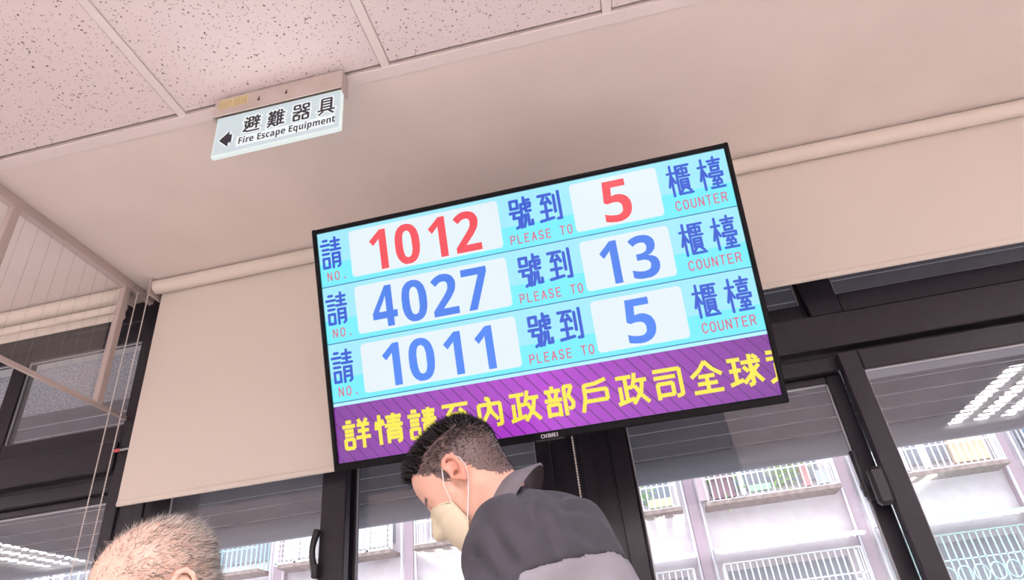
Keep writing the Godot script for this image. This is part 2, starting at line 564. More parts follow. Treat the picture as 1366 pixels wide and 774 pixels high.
func glyphs() -> Dictionary:
	var speech := [[14, 7, 32, 7], [1, 22, 45, 22], [8, 37, 38, 37], [8, 51, 38, 51], [8, 66, 38, 66, 38, 96, 8, 96, 8, 66]]
	var blue := [[54, 12, 97, 12], [57, 26, 94, 26], [50, 40, 100, 40], [75, 1, 75, 40], [58, 98, 58, 53, 93, 53, 93, 92, 84, 97], [58, 67, 93, 67], [58, 81, 93, 81]]
	var tree := [[1, 26, 34, 26], [17, 3, 17, 98], [17, 30, 3, 68], [18, 36, 32, 58]]
	var G := {}
	G.please = speech + blue
	G.number = [[6, 7, 38, 7, 38, 32, 6, 32, 6, 7], [0, 46, 46, 46], [18, 47, 14, 64, 40, 64, 38, 92, 24, 97], [70, 1, 70, 22], [70, 11, 94, 11], [54, 22, 97, 22, 95, 33], [54, 22, 53, 62, 45, 97], [62, 38, 90, 33], [75, 28, 75, 47, 95, 47], [68, 58, 67, 78, 58, 96], [82, 58, 82, 92, 98, 92, 98, 80]]
	G.arrive = [[3, 8, 59, 8], [30, 9, 13, 34, 50, 31], [42, 19, 56, 39], [31, 40, 31, 90], [8, 62, 54, 62], [1, 93, 60, 88], [73, 14, 73, 68], [95, 4, 95, 93, 80, 93]]
	G.counter_a = tree + [[98, 7, 42, 7, 42, 95, 99, 95], [53, 17, 88, 17, 88, 31, 53, 31, 53, 17], [70, 11, 70, 41], [48, 41, 96, 41], [55, 51, 86, 51, 86, 77, 55, 77, 55, 51], [55, 60, 86, 60], [55, 69, 86, 69], [62, 79, 51, 88], [78, 79, 92, 88]]
	G.counter_b = tree + [[45, 11, 96, 11], [70, 1, 70, 21], [50, 21, 91, 21], [55, 30, 86, 30, 86, 42, 55, 42, 55, 30], [44, 61, 44, 51, 97, 51, 97, 61], [52, 61, 89, 61], [66, 62, 55, 75, 84, 73], [78, 66, 89, 78], [70, 76, 70, 95], [52, 85, 89, 85], [43, 96, 99, 96]]
	G.detail = speech + [[59, 3, 67, 17], [89, 3, 81, 17], [54, 22, 97, 22], [56, 42, 95, 42], [49, 64, 100, 64], [75, 22, 75, 99]]
	var feel := []
	for l in blue:
		var q := []
		for i in l.size(): q.append(36 + (l[i] - 50) * 1.26 if i % 2 == 0 else l[i])
		feel.append(q)
	G.feeling = [[16, 1, 16, 99], [6, 22, 3, 48], [25, 18, 30, 36]] + feel
	G.reach = [[6, 8, 95, 8], [46, 9, 22, 40, 82, 36], [66, 22, 90, 47], [50, 42, 50, 92], [16, 64, 84, 64], [3, 94, 97, 94]]
	G.inside = [[13, 99, 13, 24, 87, 24, 87, 92, 70, 94], [38, 5, 50, 5, 50, 26, 45, 50, 25, 78], [50, 28, 57, 52, 76, 76]]
	G.politics = [[3, 10, 51, 10], [31, 10, 31, 84], [31, 44, 49, 44], [12, 40, 12, 88], [1, 93, 53, 81], [64, 1, 60, 22, 51, 46], [60, 25, 99, 25], [86, 26, 78, 62, 50, 97], [61, 42, 74, 68, 99, 97]]
	G.section = [[28, 1, 28, 14], [3, 16, 55, 16], [15, 22, 20, 42], [43, 22, 36, 42], [1, 46, 57, 46], [10, 99, 10, 60, 48, 60, 48, 99], [10, 92, 48, 92], [68, 99, 68, 7, 94, 7, 80, 38, 94, 60, 91, 77, 78, 79]]
	G.household = [[88, 3, 52, 13, 15, 15], [15, 15, 15, 56, 3, 99], [15, 34, 88, 34, 88, 67, 15, 67]]
	G.office = [[5, 8, 88, 8, 88, 90, 70, 94], [5, 30, 72, 30], [13, 98, 13, 50, 61, 50, 61, 86, 13, 86]]
	G.whole = [[50, 1, 30, 26, 3, 46], [50, 1, 70, 26, 97, 46], [26, 47, 74, 47], [50, 47, 50, 94], [20, 70, 80, 70], [5, 95, 95, 95]]
	G.ball = [[1, 12, 39, 12], [20, 12, 20, 84], [3, 46, 37, 46], [0, 89, 41, 78], [43, 24, 100, 24], [70, 1, 70, 92, 57, 96], [80, 5, 93, 16], [48, 38, 60, 52], [43, 88, 66, 66], [94, 36, 79, 50], [72, 40, 83, 66, 100, 88]]
	G.asset = [[4, 6, 30, 6], [2, 26, 30, 26], [26, 42, 26, 84], [24, 88, 4, 98]]
	G.avoid = [[12, 4, 23, 15], [3, 30, 21, 30, 12, 50, 21, 68, 5, 90], [8, 82, 28, 92, 100, 93], [33, 8, 57, 8, 57, 28, 33, 28], [33, 8, 33, 50, 26, 74], [39, 44, 57, 44, 57, 68, 39, 68, 39, 44], [79, 1, 79, 12], [62, 14, 99, 14], [70, 20, 73, 34], [89, 20, 85, 34], [60, 38, 100, 38], [64, 56, 97, 56], [80, 38, 80, 82]]
	G.hardship = [[1, 14, 50, 14], [14, 3, 14, 26, 37, 26, 37, 3], [7, 36, 44, 36, 44, 52, 7, 52, 7, 36], [25, 26, 25, 78], [3, 64, 48, 64], [0, 78, 51, 78], [25, 78, 3, 99], [25, 78, 49, 99], [64, 1, 51, 32], [60, 22, 60, 99], [60, 24, 99, 24], [60, 44, 95, 44], [60, 65, 95, 65], [60, 89, 100, 89], [78, 24, 78, 89], [76, 3, 83, 16]]
	G.vessel = [[8, 5, 41, 5, 41, 27, 8, 27, 8, 5], [60, 5, 93, 5, 93, 27, 60, 27, 60, 5], [8, 69, 41, 69, 41, 96, 8, 96, 8, 69], [60, 69, 93, 69, 93, 96, 60, 96, 60, 69], [1, 46, 99, 46], [50, 31, 44, 50, 5, 66], [52, 46, 96, 66], [66, 31, 77, 40]]
	G.tool = [[22, 4, 78, 4, 78, 72, 22, 72, 22, 4], [22, 21, 78, 21], [22, 38, 78, 38], [22, 55, 78, 55], [1, 74, 99, 74], [33, 80, 8, 99], [67, 80, 93, 99]]
	# thin capitals
	G.N = [[8, 100, 8, 0, 92, 100, 92, 0]]
	G.O = [[35, 0, 65, 0, 92, 20, 92, 80, 65, 100, 35, 100, 8, 80, 8, 20, 35, 0]]
	G.P = [[8, 100, 8, 0, 75, 0, 92, 13, 92, 40, 75, 52, 8, 52]]
	G.L = [[10, 0, 10, 100, 92, 100]]
	G.E = [[92, 0, 10, 0, 10, 100, 92, 100], [10, 48, 80, 48]]
	G.A = [[4, 100, 50, 0, 96, 100], [20, 65, 80, 65]]
	G.S = [[90, 18, 68, 0, 32, 0, 10, 16, 10, 34, 30, 48, 70, 54, 92, 68, 92, 84, 70, 100, 30, 100, 8, 82]]
	G.T = [[4, 0, 96, 0], [50, 0, 50, 100]]
	G.C = [[92, 22, 68, 0, 34, 0, 8, 22, 8, 78, 34, 100, 68, 100, 92, 78]]
	G.U = [[8, 0, 8, 78, 32, 100, 68, 100, 92, 78, 92, 0]]
	G.R = [[8, 100, 8, 0, 74, 0, 92, 13, 92, 38, 74, 50, 8, 50], [52, 50, 94, 100]]
	return G

func rounded(im: Image, x0: int, y0: int, x1: int, y1: int, r: int, c: Color) -> void:
	im.fill_rect(Rect2i(x0 + r, y0, x1 - x0 - 2 * r, y1 - y0), c)
	im.fill_rect(Rect2i(x0, y0 + r, x1 - x0, y1 - y0 - 2 * r), c)
	for q in [[x0 + r, y0 + r], [x1 - r, y0 + r], [x0 + r, y1 - r], [x1 - r, y1 - r]]:
		stroke(im, Vector2(q[0], q[1]), Vector2(q[0] + .01, q[1]), r * 2, c)

func type_into(im: Image, text: String, font: Font, box: Rect2, c: Color) -> void:
	# rasterise the outline of a TextMesh, stretched to the box
	var tm := TextMesh.new()
	tm.text = text
	tm.font = font
	tm.font_size = 64
	tm.pixel_size = 1.0
	tm.depth = 0.0
	tm.curve_step = 2.0
	var v := PackedVector3Array()
	for s in tm.get_surface_count():
		var a := tm.surface_get_arrays(s)
		var vv: PackedVector3Array = a[Mesh.ARRAY_VERTEX]
		if a[Mesh.ARRAY_INDEX] != null and a[Mesh.ARRAY_INDEX].size() > 0:
			for i in a[Mesh.ARRAY_INDEX]: v.append(vv[i])
		else: v.append_array(vv)
	if v.is_empty(): return
	var lo := v[0]
	var hi := v[0]
	for q in v:
		lo = lo.min(q); hi = hi.max(q)
	var fit := func(q: Vector3) -> Vector2:
		return Vector2(box.position.x + (q.x - lo.x) / (hi.x - lo.x) * box.size.x, box.position.y + (hi.y - q.y) / (hi.y - lo.y) * box.size.y)
	for i in range(0, v.size() - 2, 3):
		var a: Vector2 = fit.call(v[i])
		var b: Vector2 = fit.call(v[i + 1])
		var d: Vector2 = fit.call(v[i + 2])
		var area := (b - a).cross(d - a)
		if absf(area) < 1e-6: continue
		for y in range(int(floor(minf(a.y, minf(b.y, d.y)))), int(ceil(maxf(a.y, maxf(b.y, d.y)))) + 1):
			for x in range(int(floor(minf(a.x, minf(b.x, d.x)))), int(ceil(maxf(a.x, maxf(b.x, d.x)))) + 1):
				var p := Vector2(x + .5, y + .5)
				var w0 := (b - a).cross(p - a) / area
				var w1 := (d - b).cross(p - b) / area
				var w2 := (a - d).cross(p - d) / area
				if w0 >= -1e-4 and w1 >= -1e-4 and w2 >= -1e-4: dot(im, x, y, c, 1.0)

func sans(bold: bool) -> SystemFont:
	var f := SystemFont.new()
	f.font_names = PackedStringArray(["Droid Sans"])
	f.font_weight = 700 if bold else 400
	return f

func screen_image() -> ImageTexture:
	var im := Image.create(1280, 720, false, Image.FORMAT_RGB8)
	var G := glyphs()
	var light := S(158, 232, 248)
	var deep := S(112, 236, 252)
	im.fill(S(168, 238, 250))
	var font := sans(true)
	var rows := [["1012", "5", S(243, 70, 84)], ["4027", "13", S(60, 124, 236)], ["1011", "5", S(66, 132, 244)]]
	for r in 3:
		var oy := r * 182
		im.fill_rect(Rect2i(0, oy, 1280, 178), light)
		im.fill_rect(Rect2i(0, oy + 104, 1280, 75), deep)
		im.fill_rect(Rect2i(0, oy + 177, 1280, 3), S(34, 120, 180))
		for q in [[105, 593], [817, 1078]]:
			rounded(im, q[0], oy + 12, q[1], oy + 163, 12, S(226, 240, 246))
		var blue := S(30, 84, 212)
		glyph(im, G.please, Vector2(9, oy + 20), Vector2(64, 100), 8.2, blue)
		glyph(im, G.number, Vector2(628, oy + 20), Vector2(66, 96), 9.2, blue)
		glyph(im, G.arrive, Vector2(718, oy + 20), Vector2(66, 94), 9.2, blue)
		glyph(im, G.counter_a, Vector2(1106, oy + 18), Vector2(65, 97), 7.3, blue)
		glyph(im, G.counter_b, Vector2(1196, oy + 18), Vector2(66, 97), 7.3, blue)
		var red := S(228, 84, 116)
		spell(im, G, "NO", 22, 24.5, oy + 134, 15, 25, red)
		stroke(im, Vector2(79, oy + 158), Vector2(79.1, oy + 158), 5, red)
		spell(im, G, "PLEASE TO", 617, 21.8, oy + 135, 14, 25, red)
		spell(im, G, "COUNTER", 1113, 21.8, oy + 131, 15, 26, red)
		var digits: String = rows[r][0]
		for k in 4:
			var cell := 157 + k * 97
			var one := digits[k] == "1"
			type_into(im, digits[k], font, Rect2(cell + (14 if one else 0), oy + 26, 56 if one else 80, 129), rows[r][2])
		var cnt: String = rows[r][1]
		if cnt == "5": type_into(im, "5", font, Rect2(908, oy + 26, 82, 129), rows[r][2])
		else:
			type_into(im, "1", font, Rect2(870, oy + 26, 54, 129), rows[r][2])
			type_into(im, "3", font, Rect2(956, oy + 26, 80, 129), rows[r][2])
	# ticker
	for x in 1280:
		var t := x / 1279.0
		var k := 1.0 - absf(t - .5) * 1.5
		im.fill_rect(Rect2i(x, 553, 1, 167), S(110, 48, 138).lerp(S(184, 64, 212), clampf(k, 0, 1)))
	for i in range(-6, 38):
		stroke(im, Vector2(i * 37, 553), Vector2(i * 37 + 130, 722), 2.4, S(86, 28, 112))
	im.fill_rect(Rect2i(0, 542, 1280, 11), S(178, 240, 250))
	im.fill_rect(Rect2i(0, 540, 1280, 3), S(34, 120, 180))
	var line := ["detail", "feeling", "please", "reach", "inside", "politics", "section", "household", "politics", "office", "whole", "ball", "asset"]
	for k in line.size():
		glyph(im, G[line[k]], Vector2(22 + k * 103.2, 598), Vector2(86, 87), 11.5, S(246, 232, 74), true)
	return ImageTexture.create_from_image(im)

func spell(im: Image, G: Dictionary, text: String, x: float, pitch: float, y: float, w: float, h: float, c: Color) -> void:
	for i in text.length():
		if text[i] != " ": glyph(im, G[text[i]], Vector2(x + i * pitch, y), Vector2(w, h), 3.1, c)

func uv_quad(a: Vector3, b: Vector3, c: Vector3, d: Vector3, n: Vector3) -> ArrayMesh:
	# a top-left, b top-right, c bottom-right, d bottom-left
	var st := SurfaceTool.new()
	st.begin(Mesh.PRIMITIVE_TRIANGLES)
	for q in [[a, 0, 0], [b, 1, 0], [c, 1, 1], [a, 0, 0], [c, 1, 1], [d, 0, 1]]:
		st.set_normal(n)
		st.set_uv(Vector2(q[1], q[2]))
		st.add_vertex(q[0])
	return st.commit()

# ------------------------------------------------------------------ television
func television() -> void:
	# local frame: x right, y up the screen, z towards the viewer
	var right := Vector3(1, -.015, .018).normalized()
	var down := Vector3(-.009, -.94, -.341).normalized()
	var up := -(down - right * down.dot(right)).normalized()
	var bas := Basis(right, up, right.cross(up))
	var centre := (P(-.727, 1.142, 1.354) + P(.374, .54, 1.547)) / 2
	var t := thing("television", "large black flat screen showing queue numbers and counters, tilted down", "television", centre)
	t.basis = bas
	var w := 1.107
	var h := .6225
	var st := new_st()
	cbox(st, Vector3(0, h / 2 + .006, -.016), Vector3(w + .024, .012, .05), .003)
	cbox(st, Vector3(0, -h / 2 - .010, -.016), Vector3(w + .024, .020, .05), .003)
	for s in [-1, 1]:
		cbox(st, Vector3(s * (w / 2 + .006), -.002, -.016), Vector3(.012, h + .03, .05), .003)
	obj("bezel", st, M.black, t)
	st = new_st()
	cbox(st, Vector3(0, 0, -.03), Vector3(w + .016, h + .02, .024), .004)
	cbox(st, Vector3(0, -.08, -.06), Vector3(w * .72, h * .62, .05), .02)
	obj("rear_cover", st, M.black_soft, t)
	var sm := mat(Color(0, 0, 0), .22)
	sm.emission_enabled = true
	sm.emission_operator = BaseMaterial3D.EMISSION_OP_MULTIPLY
	sm.emission = Color.WHITE
	sm.emission_energy_multiplier = 1.0
	sm.emission_texture = screen_image()
	put("screen", uv_quad(Vector3(-w / 2, h / 2, 0), Vector3(w / 2, h / 2, 0), Vector3(w / 2, -h / 2, 0), Vector3(-w / 2, -h / 2, 0), Vector3(0, 0, 1)), sm, t)
	# the maker's lettering and the small print on the lower edge
	var word := TextMesh.new()
	word.text = "CHIMEI"
	word.font = sans(true)
	word.font_size = 16
	word.pixel_size = .00075
	word.depth = .0004
	var o := put("lettering", word, mat(S(205, 200, 205), .4), t)
	o.position = Vector3(.0, -h / 2 - .011, .0092)
	st = new_st()
	cbox(st, Vector3(.0, -h / 2 - .0195, .004), Vector3(.07, .008, .008), .002)
	obj("sensor", st, M.black_soft, t)
	var l := AreaLight3D.new()
	l.name = "screen_light"
	l.area_size = Vector2(w, h)
	l.light_energy = .10
	l.light_color = Color(.75, .9, 1.0)
	l.area_range = 14.0
	l.area_attenuation = 2.0
	l.shadow_enabled = true
	l.position = Vector3(0, 0, .012)
	l.rotation_degrees = Vector3(0, 180, 0)
	l.basis = Basis(Vector3(1, 0, 0), Vector3(0, 1, 0), Vector3(0, 0, 1))
	l.rotate_object_local(Vector3.UP, PI)
	t.add_child(l)
	# arm from the post between the windows
	var m := thing("wall_mount", "black arm that carries the big screen from the window post", "mount", P(-.16, .80, 1.93))
	box1("wall_plate", -.20, -.12, .72, .90, 1.915, 1.93, M.black_soft, m, .002)
	box1("arm", -.18, -.14, .79, .85, 1.60, 1.915, M.black_soft, m, .004)
	box1("back_plate", -.275, -.075, .74, .90, 1.575, 1.60, M.black_soft, m, .002)

# ------------------------------------------------------------------ escape sign
func escape_sign() -> void:
	var x0 := -.925
	var x1 := -.556
	var f := 1.125
	var t := thing("escape_sign", "lit white fire escape equipment sign with arrow on a grey bracket under the ceiling", "sign", P((x0 + x1) / 2, H, f))
	# folded sheet-metal bracket: face, top and two end caps
	var g := tri_mat(S(196, 182, 178), .45, noise_tex(.03, Color(.94, .93, .92), Color(1, 1, 1), 128, 3, 8), 3.0)
	var st := new_st()
	var o := t.position
	bx(st, x0, x1, 1.412, 1.478, f - .018, f - .015, .001, o)
	bx(st, x0, x1, 1.475, 1.478, f - .015, f + .018, .0, o)
	bx(st, x0, x1, 1.412, 1.478, f + .015, f + .018, .001, o)
	for x in [x0, x1]:
		bx(st, x - .001, x + .001, 1.400, 1.478, f - .018, f + .018, .0, o)
	obj("bracket", st, g, t)
	box1("base_plate", x0 + .12, x1 - .09, 1.478, H + .002, f - .012, f + .02, mat(S(150, 138, 136), .5), t, .001)
	# keyholes
	for x in [-.795, -.715]:
		st = new_st()
		var ring := []
		for k in 12: ring.append(P(x + .0042 * cos(TAU * k / 12), 1.440 + .0042 * sin(TAU * k / 12), f - .0184) - o)
		face_out(st, ring, P(x, 1.44, f) - o)
		face_out(st, [P(x - .0016, 1.442, f - .0184) - o, P(x + .0016, 1.442, f - .0184) - o, P(x + .0016, 1.452, f - .0184) - o, P(x - .0016, 1.452, f - .0184) - o], P(x, 1.44, f) - o)
		obj("keyhole", st, M.black_soft, t)
	# yellowed approval sticker with rows of tiny print
	var si := Image.create(160, 48, false, Image.FORMAT_RGB8)
	si.fill(S(206, 190, 148))
	var r := RandomNumberGenerator.new()
	r.seed = 11
	for k in 7:
		var x := 6
		while x < 150:
			var w := r.randi_range(2, 9)
			if absf(x - 72) > 5: si.fill_rect(Rect2i(x, 5 + k * 6, w, 3), S(160, 132, 84))
			x += w + r.randi_range(2, 5)
	var stm := mat(Color.WHITE, .6)
	stm.albedo_texture = ImageTexture.create_from_image(si)
	put("sticker", uv_quad(P(x0 + .012, 1.470, f - .0186) - o, P(x0 + .098, 1.470, f - .0186) - o, P(x0 + .098, 1.436, f - .0186) - o, P(x0 + .012, 1.436, f - .0186) - o, Vector3(0, 0, 1)), stm, t)
	# glowing acrylic plate with the lettering
	var px0 := x0 + .006
	var px1 := x1 - .003
	var pu0 := 1.272
	var pu1 := 1.416
	var edge := mat(S(96, 102, 100), .3)
	edge.emission_enabled = true
	edge.emission = Color(.93, .97, .96)
	edge.emission_energy_multiplier = .8
	box1("acrylic_plate", px0, px1, pu0, pu1, f - .006, f + .006, edge, t, .001)
	var W := 1024
	var Hh := 400
	var im := Image.create(W, Hh, false, Image.FORMAT_RGB8)
	im.fill(S(212, 222, 228))
	var halo := S(245, 249, 250)
	var ink := S(40, 32, 44)
	var G := glyphs()
	var names := ["avoid", "hardship", "vessel", "tool"]
	for pass_no in 2:
		var c: Color = halo if pass_no == 0 else ink
		for k in 4:
			glyph(im, G[names[k]], Vector2(226 + k * 206, 50), Vector2(140, 180), 40 if pass_no == 0 else 17, c, pass_no == 1)
		for y in range(0, 170):
			# arrow: head then stem
			var yy: float = absf(y - 85.0)
			var xa: float = 36 + yy * .95
			var xb := 142.0 if yy < 44 else 118.0
			if yy > 84: continue
			var grow := 14.0 if pass_no == 0 else 0.0
			if xb + grow > xa - grow: im.fill_rect(Rect2i(int(xa - grow), 165 + y, int(xb - xa + 2 * grow), 1), c)
		if pass_no == 0:
			im.fill_rect(Rect2i(185, 250, 800, 112), halo)
	type_into(im, "Fire Escape Equipment", sans(true), Rect2(206, 262, 784, 96), ink)
	var pm := mat(Color(0, 0, 0), .3)
	pm.emission_enabled = true
	pm.emission_operator = BaseMaterial3D.EMISSION_OP_MULTIPLY
	pm.emission = Color.WHITE
	pm.emission_energy_multiplier = .95
	pm.emission_texture = ImageTexture.create_from_image(im)
	put("face", uv_quad(P(px0 + .004, pu1 - .004, f - .0065) - o, P(px1 - .004, pu1 - .004, f - .0065) - o, P(px1 - .004, pu0 + .006, f - .0065) - o, P(px0 + .004, pu0 + .006, f - .0065) - o, Vector3(0, 0, 1)), pm, t)
	var l := AreaLight3D.new()
	l.name = "sign_light"
	l.area_size = Vector2(px1 - px0, pu1 - pu0)
	l.light_energy = .02
	l.light_color = Color(.95, 1.0, 1.0)
	l.area_range = 8.0
	l.area_attenuation = 2.0
	l.shadow_enabled = true
	l.position = P((px0 + px1) / 2, (pu0 + pu1) / 2, f - .012) - o
	l.rotate_object_local(Vector3.UP, PI)
	t.add_child(l)

# ------------------------------------------------------------------ outside
func outside() -> void:
	struct(box1("floor_street", -40, 40, -7.2, -7.0, 2.4, 40, mat(S(120, 118, 118), .9)), "grey street far below the windows", "street")
	# stucco face above the awning, and the building's own edge
	var stucco := tri_mat(S(214, 210, 214), .95, noise_tex(.12, Color(.35, .35, .38), Color(1, 1, 1), 512, 3, 12), 1.3)
	struct(box1("wall_outer", -7, 6, 1.46, 2.6, 2.75, 2.9, stucco), "grey speckled stucco beam outside above the awning", "wall")
	# sheet-metal awning: overlapped strips that fall away from the wall, and a rounded front gutter
	var t := thing("metal_awning", "dark ribbed metal awning outside the windows, seen from below", "awning", P(0, 1.46, 2.72))
	var am := tri_mat(S(74, 80, 96), .5, noise_tex(.01, Color(.75, .75, .78), Color(1, 1, 1), 256, 4, 21), 1.3)
	var lip := mat(S(196, 198, 206), .35, .2)
	var a := Vector2(1.46, 2.66)
	var e := Vector2(.80, 3.02)
	var n := 13
	for i in n:
		var p0 := a.lerp(e, float(i) / n)
		var p1 := a.lerp(e, float(i + 1) / n)
		var nrm := Vector2(-(e - a).y, (e - a).x).normalized()
		p0 -= nrm * .012
		var st := new_st()
		swept_x(st, [p0, p1, p1 + nrm * .006, p0 + nrm * .006], -7, 6, true, false)
		var s := obj("strip", st, am, t)
		shift(s, t)
		var sl := new_st()
		swept_x(sl, [p1 + Vector2(.003, -.004), p1 + Vector2(-.004, -.004), p1 + Vector2(-.004, .004), p1 + Vector2(.003, .004)], -7, 6, true, false)
		obj("lip", sl, lip, s)
	var st := new_st()
	var prof := []
	for k in 16: prof.append(Vector2(.798 + .052 * cos(TAU * k / 16), 3.03 + .052 * sin(TAU * k / 16)))
	swept_x(st, prof, -7, 6)
	shift(obj("gutter", st, mat(S(120, 128, 142), .4), t), t)
	apartment()

func grille(st: SurfaceTool, x0: float, x1: float, u0: float, u1: float, f: float, dx: float, du: float, r := .012) -> void:
	var n := int(round((x1 - x0) / dx))
	for i in n + 1:
		var x := lerpf(x0, x1, float(i) / n)
		bx(st, x - r, x + r, u0, u1, f - r, f + r)
	n = maxi(1, int(round((u1 - u0) / du)))
	for i in n + 1:
		var u := lerpf(u0, u1, float(i) / n)
		bx(st, x0, x1, u - r, u + r, f - r, f + r)

func apartment() -> void:
	var F := 13.0
	var t := thing("apartment_building", "pale tiled apartment block across the street with caged balconies", "building", P(1, -7, F + 3))
	var wallm := tri_mat(S(236, 230, 232), .9, noise_tex(.015, Color(.94, .92, .93), Color(1, 1, 1), 512, 5, 31), .35)
	var dark := mat(S(146, 152, 162), .5)
	var pilm := mat(S(176, 156, 166), .8)
	var ledgem := tri_mat(S(168, 152, 146), .9, noise_tex(.04, Color(.7, .68, .66), Color(1, 1, 1), 256, 4, 33), .8)
	box1("wall", -19, 21, -7, 9, F + .25, F + 6, wallm, t)
	var cols := {"white": mat(S(232, 236, 238), .5), "mint": mat(S(186, 222, 216), .5), "cyan": mat(S(176, 222, 232), .5)}
	var pipe := mat(S(214, 210, 218), .5)
	for k in range(-7, 8):
		var x := .98 + 2.76 * k
		box1("pilaster", x - .085, x + .085, -7, 9, F, F + .3, pilm, t)
		for q in [-.13, .15]:
			var st := new_st()
			tube(st, [P(x + q, -7, F - .05), P(x + q, 9, F - .05)], .026, 8)
			shift(obj("drain_pipe", st, pipe, t), t)
	for floor_no in 3:
		var base := 2.65 + (floor_no - 1) * 3.0
		for k in range(-6, 7):
			var x0 := .98 + 2.76 * k + .26
			var x1 := .98 + 2.76 * (k + 1) - .26
			var far := k < -4 or k > 2 or floor_no == 2
			# recessed window band with panes
			var w := box1("window", x0 + .1, x1 - .1, base + .25, base + 1.9, F + .2, F + .26, dark, t)
			for j in 4:
				var xa := lerpf(x0 + .12, x1 - .12, j / 4.0)
				box1("pane", xa + .03, xa + (x1 - x0) / 4 - .09, base + .3, base + 1.85, F + .185, F + .2, M.glass, null if false else w)
			var ledge := box1("ledge", x0 - .05, x1 + .05, base - .08, base, F - .42, F + .1, ledgem, t, .01)
			var kind := "white"
			if floor_no == 0 and k == 1: kind = "mint"
			if floor_no == 1 and k == -4: kind = "cyan"
			if k == -3 and floor_no == 1: continue
			var cage := new_st()
			var top := base + 2.0 if floor_no != 0 else base + 1.95
			grille(cage, x0, x1, base, top, F - .4, .105 if not far else .2, .42, .010)
			for x in [x0, x1]:
				for i in 4: bx(cage, x - .01, x + .01, base, top, F - .4 + i * .15, F - .38 + i * .15)
			if floor_no == 0:
				for i in 9:
					# rings between the bars
					var cx := lerpf(x0 + .15, x1 - .15, i / 8.0)
					var pts := []
					for q in 11: pts.append(P(cx + .11 * cos(TAU * q / 10), top - .62 + .13 * sin(TAU * q / 10), F - .42) - Vector3.ZERO)
					tube(cage, pts, .012, 4, false)
			shift(obj("balcony_cage", cage, cols[kind], t), t)
			if floor_no == 0:
				# corrugated eave over the lower cages
				var ev := new_st()
				var m := 40
				for i in m:
					var xa := lerpf(x0 - .1, x1 + .1, float(i) / m)
					var xb := lerpf(x0 - .1, x1 + .1, float(i + 1) / m)
					var ya := .015 * (1 if i % 2 == 0 else -1)
					quad(ev, P(xa, 1.92 + ya, F + .05), P(xb, 1.92 - ya, F + .05), P(xb, 1.78 - ya, F - .62), P(xa, 1.78 + ya, F - .62))
					quad(ev, P(xa, 1.745 + ya, F - .62), P(xa, 1.78 + ya, F - .62), P(xb, 1.78 - ya, F - .62), P(xb, 1.745 - ya, F - .62))
				shift(obj("eave", ev, cols[kind] if kind != "white" else mat(S(226, 224, 228), .6), t), t)
	# what stands behind the bars
	var panels := [[1.35, 1.75, 2.7, 3.3, S(150, 120, 128)], [3.9, 4.4, 2.7, 3.4, S(222, 200, 172)], [5.5, 6.1, 2.72, 3.25, S(226, 200, 170)], [6.8, 7.9, 2.7, 3.6, S(110, 180, 216)], [2.0, 2.4, 2.74, 2.86, S(170, 214, 178)], [1.1, 1.3, 2.7, 3.2, S(190, 170, 176)], [2.95, 3.1, 2.7, 3.1, S(206, 150, 150)], [4.55, 4.75, 2.7, 3.3, S(226, 226, 220)], [5.0, 5.1, 2.7, 3.4, S(230, 232, 232)], [-1.3, -1.05, 2.7, 3.2, S(214, 216, 214)], [1.85, 1.95, 2.7, 3.4, S(220, 222, 222)], [3.2, 3.4, 2.7, 2.95, S(186, 196, 204)], [.2, .62, 2.7, 2.86, S(216, 220, 180)], [-.9, -.2, 2.72, 3.3, S(150, 166, 184)]]
	for q in panels:
		box1("balcony_panel", q[0], q[1], q[2], q[3], F - .3, F - .22, mat(q[4], .7), t, .01)
	var leafm := mat(S(150, 186, 110), .7)
	for q in [[1.55, 2.95], [1.72, 3.15], [2.6, 2.92], [2.75, 3.12], [3.05, 3.2], [1.62, 3.3], [2.68, 3.3], [4.3, 3.0], [.1, 3.0]]:
		var st := new_st()
		for i in 60:
			var c := P(q[0] + rng.randfn() * .13, q[1] + rng.randfn() * .16, F - .2 + rng.randfn() * .05)
			var d := Vector3(rng.randfn(), rng.randfn(), rng.randfn()).normalized()
			var s := d.cross(Vector3(.3, .5, .8)).normalized()
			quad(st, c, c + d * .05 + s * .022, c + d * .11, c + d * .05 - s * .022)
		shift(obj("balcony_plant", st, leafm, t), t)
	# mesh boxes for air conditioners in the bay left of the standing man
	for q in [[-7.15, -6.35], [-5.72, -4.78]]:
		var st := new_st()
		grille(st, q[0], q[1], 2.68, 3.7, F - .35, .09, .09, .006)
		for x in [q[0], q[1], (q[0] + q[1]) / 2]: bx(st, x - .03, x + .03, 2.65, 3.7, F - .38, F - .32)
		for u in [2.66, 3.7]: bx(st, q[0], q[1], u - .03, u + .03, F - .38, F - .32)
		shift(obj("mesh_guard", st, cols.white, t), t)
		box1("air_conditioner", q[0] + .12, q[1] - .12, 2.72, 3.3, F - .28, F + .1, mat(S(216, 214, 210), .6), t, .02)

# ------------------------------------------------------------------ figures: distance fields and surface nets
func cap(p: Vector3, a: Vector3, b: Vector3, ra: float, rb: float) -> float:
	var d := b - a
	var t := clampf((p - a).dot(d) / d.length_squared(), 0, 1)
	return p.distance_to(a + d * t) - lerpf(ra, rb, t)

func ell(p: Vector3, c: Vector3, r: Vector3) -> float:
	var q := p - c
	var k0 := (q / r).length()
	var k1 := (q / (r * r)).length()
	return k0 * (k0 - 1.0) / k1 if k1 > 1e-9 else -r.x

func smin(a: float, b: float, k: float) -> float:
	var h := maxf(k - absf(a - b), 0.0) / k
	return minf(a, b) - h * h * k * .25

